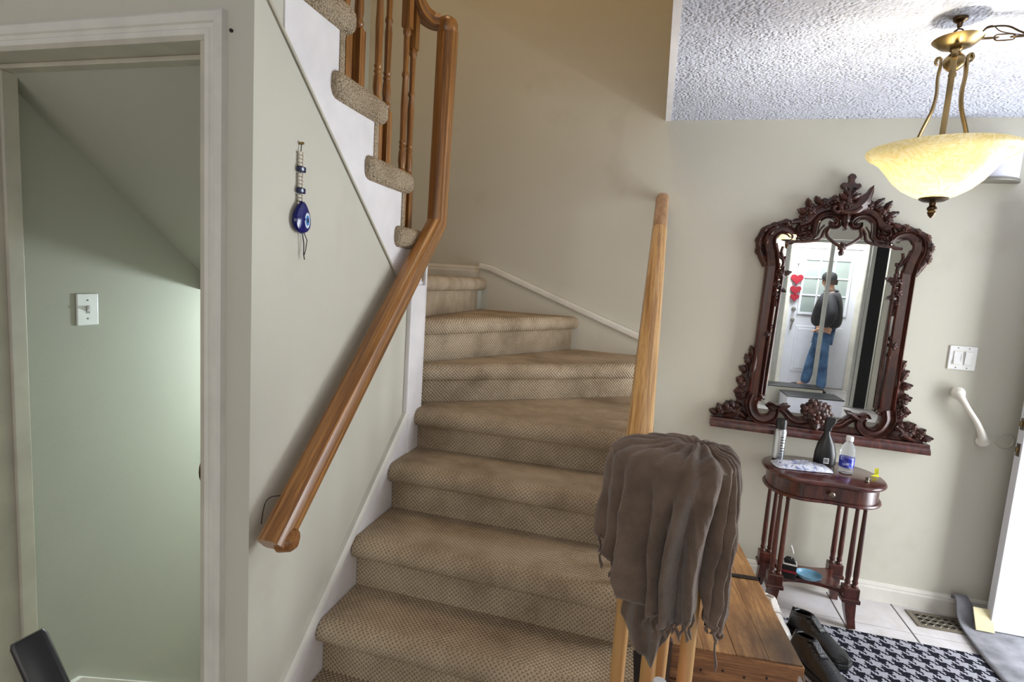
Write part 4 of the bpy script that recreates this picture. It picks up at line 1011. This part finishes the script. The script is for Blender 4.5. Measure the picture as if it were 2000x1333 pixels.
for a in (R(140), R(246), R(5)):
    c, s_ = math.cos(a), math.sin(a)
    pp = spline([(.045, 2.312), (.049, 2.322), (.044, 2.332), (.036, 2.328), (.034, 2.31), (.037, 2.27), (.034, 2.22), (.040, 2.17), (.060, 2.11), (.070, 2.07), (.068, 2.035)], 5)
    MB().sweep([(r_*c, r_*s_, z) for r_, z in pp], rrect(.016, .007, .002, 2), (c, s_, 0.01), None).build('arm', 'brass_aged', pl, 40)
bw = MB().lathe([(r_*.955, z_) for r_, z_ in [(.032, 1.888), (.060, 1.898), (.095, 1.918), (.125, 1.945), (.150, 1.978), (.172, 2.004), (.192, 2.018), (.207, 2.026), (.213, 2.034), (.211, 2.041), (.203, 2.043), (.190, 2.032), (.168, 2.012), (.145, 1.985), (.120, 1.952), (.090, 1.926), (.055, 1.906), (.030, 1.897)]], 48)
bw.build('glass_bowl', 'alabaster', pl, 60)
MB().lathe([(0, 1.894), (.040, 1.894), (.040, 1.888), (.030, 1.882), (.010, 1.878), (.009, 1.868), (.014, 1.862), (.014, 1.856), (.010, 1.852), (.012, 1.846), (.008, 1.836), (0, 1.828)], 20).build('finial', 'bronze', pl)
MB().tube([(0, 0, 1.89), (0, 0, 2.06)], .006, 8, (0, 1, 0)).build('stem', 'brass_aged', pl)
for a in (R(90), R(215), R(330)):
    MB().ball((.055*math.cos(a), .055*math.sin(a), 1.985), .022, .022, .026, 12, 8).build('bulb', 'bulb', pl)
    MB().tube([(.02*math.cos(a), .02*math.sin(a), 2.02), (.055*math.cos(a), .055*math.sin(a), 2.012)], .012, 8).build('socket', 'brass_aged', pl)
lo = point('pendant_light', (PL[0], PL[1], 1.955), 17, (1, .95, .86), .03)
# swagged chain and flex running off to the right
for i in range(9):
    x = .075+.043*i; z = 2.372+.0012*i; ax = ((1, 0, .03), (0, 1, .25)) if i % 2 == 0 else ((1, 0, .03), (0, .25, 1))
    link((x, -.01, z), .027, .0105, ax, 'swag_link', .0022)
MB().tube(spline([(.02, 0, 2.366), (.05, -.005, 2.378), (.07, -.01, 2.402), (.12, -.01, 2.405), (.16, -.012, 2.385), (.20, -.012, 2.376), (.45, -.012, 2.385)]), .0026, 6).build('flex', 'bronze', pl)
MB().tube(spline([(.06, 0, 2.378), (.068, 0, 2.405), (.088, 0, 2.412), (.11, 0, 2.395), (.15, 0, 2.385), (.19, 0, 2.380)]), .0014, 6).build('bare_wire', 'bronze', pl)

MB().tube(spline([(.425, -.01, 2.384), (.445, -.01, 2.376), (.462, -.01, 2.39), (.460, -.01, 2.415), (.460, -.01, 2.44)]), .003, 7).build('swag_hook', 'bronze', pl)
MB().lathe([(.020, 2.44), (.018, 2.433), (.006, 2.428), (0, 2.428)], 16, T(.46, -.01, 0)).build('swag_hook_base', 'bronze', pl)

# ================================================================== what the mirror shows
VY = -2.6
gd = struct(MB().box(1.93, 2.79, VY-.045, VY, .012, 2.03).build('door_1', 'door_white', None, 0, .002), 'white entrance door with nine panes reflected in the mirror')
wx0, wx1, wz0, wz1 = 2.08, 2.66, 1.10, 1.86
q = MB()
for a, b, c, d in ((wx0-.03, wx0, wz0-.03, wz1+.03), (wx1, wx1+.03, wz0-.03, wz1+.03), (wx0, wx1, wz0-.03, wz0), (wx0, wx1, wz1, wz1+.03)): q.box(a, b, VY, VY+.018, c, d)
q.build('window_frame', 'door_white', gd, 0, .003)
for i in range(3):
    for j in range(3):
        a = wx0+(wx1-wx0)/3*i; b = wz0+(wz1-wz0)/3*j
        MB().box(a+.006, a+(wx1-wx0)/3-.006, VY, VY+.004, b+.006, b+(wz1-wz0)/3-.006).build('pane', 'door_glass', gd, 0)
for i in (1, 2):
    MB().box(wx0+(wx1-wx0)/3*i-.009, wx0+(wx1-wx0)/3*i+.009, VY, VY+.014, wz0, wz1).build('muntin', 'door_white', gd, 0, .003)
    MB().box(wx0, wx1, VY, VY+.014, wz0+(wz1-wz0)/3*i-.009, wz0+(wz1-wz0)/3*i+.009).build('muntin', 'door_white', gd, 0, .003)
for a, b in ((2.06, 2.32), (2.42, 2.68)):
    q = MB(); q.box(a, b, VY, VY+.008, .22, .9); q.box(a+.035, b-.035, VY, VY+.014, .26, .86); q.build('panel', 'door_white', gd, 0, .005)
for z, r_ in ((1.14, .03), (.98, .028)): MB().lathe([(r_, 0), (r_, .01), (.012, .016), (.012, .035), (.024, .045), (.02, .06), (0, .062)], 16, T(2.0, VY, z, rx=R(-90))).build('door_knob', 'pewter', gd)
MB().tube([(2.0, VY+.05, .955), (1.99, VY+.045, .90), (1.985, VY+.03, .83)], .008, 8).build('lever', 'pewter', gd)
q = MB(); q.box(1.87, 1.93, VY, VY+.02, 0, 2.09); q.box(2.79, 2.85, VY, VY+.02, 0, 2.09); q.box(1.93, 2.79, VY, VY+.02, 2.03, 2.09); struct(q.build('trim_13', 'trim_white', None, 0, .003))
ht = thing('heart_garland', 'three red felt hearts hanging on the white door in the mirror', 'ornament', (1.985, VY+.02, 1.78))
MB().tube([(0, 0, .02), (0, 0, -.5)], .003, 6, (0, 1, 0)).build('cord', 'dark_iron', ht)
MB().ball((0, 0, .02), .016, .01, .016, 10, 6).build('hook', 'pewter', ht)
for z, s_ in ((-.20, .085), (-.36, .074), (-.47, .06)):
    pts = []
    for i in range(28):
        a = 2*PI*i/28; pts.append((16*math.sin(a)**3/16*s_, (13*math.cos(a)-5*math.cos(2*a)-2*math.cos(3*a)-math.cos(4*a))/16*s_+z))
    MB().prism(pts, -.004, .024, 'y').build('heart', 'heart_red', ht, 0, .008)
# sliding glass frame in front of the vestibule
FY = -1.5
gf = thing('sliding_door_frame', 'grey metal sliding door frame standing before the man in the mirror', 'door frame', (0, FY, 0))
for x, w in ((1.60, .05), (2.10, .045), (2.515, .03), (2.56, .04)): MB().box(x-w/2, x+w/2, -.02, .02, 0, 2.06).build('stile', 'frame_grey', gf, 0, .004)
MB().box(1.575, 2.58, -.025, .025, 2.06, 2.10).build('top_track', 'frame_grey', gf, 0, .004); MB().box(1.575, 2.58, -.025, .025, 0.001, .02).build('bottom_track', 'frame_grey', gf, 0, .004)
ds_ = MB().box(2.585, 2.72, FY-.03, FY+.01, 0, 2.2).build('dark_opening_panel', 'dark_void', None, 0, .004); tag(ds_, 'tall black panel standing in for the dark opening beside the grey door frame in the mirror', 'panel')  # black sheet in place of the unlit opening
struct(MB().box(2.74, 3.4, FY-.05, FY+.02, -.1, CZ).build('wall_vestibule_right', 'sage_plain', smooth=0)); struct(MB().box(.9, 2.74, FY-.04, FY+.02, 2.105, CZ).build('wall_vestibule_head', 'sage_plain', smooth=0))
for i, (x, y, w, d, h_, lb) in enumerate(((1.95, -.98, .62, .3, .20, 'low white storage box with a black lid nearest the mirror'), (1.80, -1.30, .66, .24, .24, 'low pale green storage box with a black lid before the sliding frame'))):
    b = thing('storage_box', lb, 'box', (x, y, 0), R(-4))
    MB().box(-w/2, w/2, -d/2, d/2, 0, h_).build('body', 'door_white' if i == 0 else 'sage_plain', b, 0, .006); MB().box(-w/2-.008, w/2+.008, -d/2-.008, d/2+.008, h_, h_+.014).build('lid', 'black_plastic', b, 0, .004)

# man standing before the reflected door
def skin(name, verts, edges, mat, parent, root=0, lvl=2):
    me = bpy.data.meshes.new(name); me.from_pydata([v[:3] for v in verts], edges, []); me.materials.append(MATS[mat])
    o = bpy.data.objects.new(name, me); COL.objects.link(o); o.parent = parent
    sk_ = o.modifiers.new('skin', 'SKIN'); sk_.use_smooth_shade = True
    lay = me.skin_vertices[0].data if me.skin_vertices else None
    if lay is None:
        bm = bmesh.new(); bm.from_mesh(me); bm.verts.layers.skin.verify(); bm.to_mesh(me); bm.free(); lay = me.skin_vertices[0].data
    for i, v in enumerate(verts):
        r_ = v[3] if isinstance(v[3], tuple) else (v[3], v[3]); lay[i].radius = r_; lay[i].use_root = (i == root)
    su = o.modifiers.new('sub', 'SUBSURF'); su.levels = lvl; su.render_levels = lvl
    return o
mn = thing('person', 'person in black cap, dark jacket and blue jeans reflected in the mirror', 'person', (2.33, -2.22, 0), R(20))
V = []; E_ = []
def chain(start, pts):
    p = start
    for v in pts:
        V.append(v); i = len(V)-1
        if p is not None: E_.append((p, i))
        p = i
    return p
pel = chain(None, [(0, 0, .90, .13)])
ch = chain(pel, [(.015, 0, 1.08, .12), (.03, 0, 1.30, .13)])
nk = chain(ch, [(.02, 0, 1.43, .065), (-.005, 0, 1.49, .055)])
hd = chain(nk, [(-.02, 0, 1.56, .078), (-.02, 0, 1.63, .072)])
chain(len(V)-2, [(-.105, 0, 1.555, .014)])
for sy_, kn, an in ((1, (.045, .11, .49), (.075, .12, .08)), (-1, (-.10, -.11, .49), (-.16, -.12, .08))):
    a = chain(pel, [(0, sy_*.09, .84, .085), kn+(.058,), an+(.042,)]); chain(a, [(an[0]-.12, an[1], .045, .032)])
for sy_ in (1, -1):
    a = chain(ch, [(.03, sy_*.17, 1.37, .062), (.09, sy_*.27, 1.12, .046), (-.01, sy_*.245, .95, .034), (-.045, sy_*.235, .915, (.03, .016))])
    b = V[-1]
    for k in range(4):
        chain(a, [(b[0]-.05, b[1]-.024+.016*k, b[2]-.012-.003*k, .009), (b[0]-.078, b[1]-.024+.016*k, b[2]-.035, .008)])
    chain(a-1, [(b[0]-.01, b[1]-.035*sy_, b[2]+.03, .010), (b[0]-.04, b[1]-.045*sy_, b[2]+.03, .009)])
skin('body', V, E_, 'skin', mn, 0, 2)
V = []; E_ = []
a = chain(None, [(.01, 0, .90, (.19, .21)), (.015, 0, 1.08, (.20, .215)), (.03, 0, 1.30, (.19, .21)), (.025, 0, 1.42, (.11, .12)), (.02, 0, 1.47, (.098, .10))])
for sy_ in (1, -1): chain(2, [(.03, sy_*.19, 1.36, .085), (.095, sy_*.285, 1.12, .085), (.045, sy_*.27, 1.03, .078), (.0, sy_*.25, .965, .062)])
skin('jacket', V, E_, 'jacket', mn, 0, 2)
V = []; E_ = []
chain(None, [(0, 0, .92, (.13, .165))])
for sy_, kn, an in ((1, (.045, .11, .49), (.075, .12, .07)), (-1, (-.10, -.11, .49), (-.16, -.12, .07))): chain(0, [(0, sy_*.092, .82, .105), kn+(.076,), an+(.068,)])
skin('jeans', V, E_, 'denim', mn, 0, 2)
for an in ((.075, .12), (-.16, -.12)):
    MB().ball((an[0]-.06, an[1], .04), .135, .05, .045, 14, 8).build('shoe', 'sole_black', mn)
q = MB(); q.lathe([(.094, 1.595), (.095, 1.62), (.088, 1.66), (.066, 1.69), (.03, 1.703), (0, 1.705)], 20, T(-.02, 0, 0)); q.build('cap', 'cap_black', mn)
MB().prism([(-.09, -.07), (-.13, -.07), (-.17, -.045), (-.185, 0), (-.17, .045), (-.13, .07), (-.09, .07)], 1.597, 1.605, 'z').build('cap_brim', 'cap_black', mn, 0, .003)
MB().lathe([(.083, 1.53), (.086, 1.56), (.085, 1.60)], 16, T(.002, 0, 0)).build('hair', 'hair_dark', mn)
for s_ in (-1, 1): MB().ball((-.087, s_*.03, 1.575), .011, .011, .009, 8, 6).build('eye', 'eye_black', mn); MB().ball((-.018, s_*.079, 1.56), .018, .010, .028, 8, 6).build('ear', 'skin', mn)
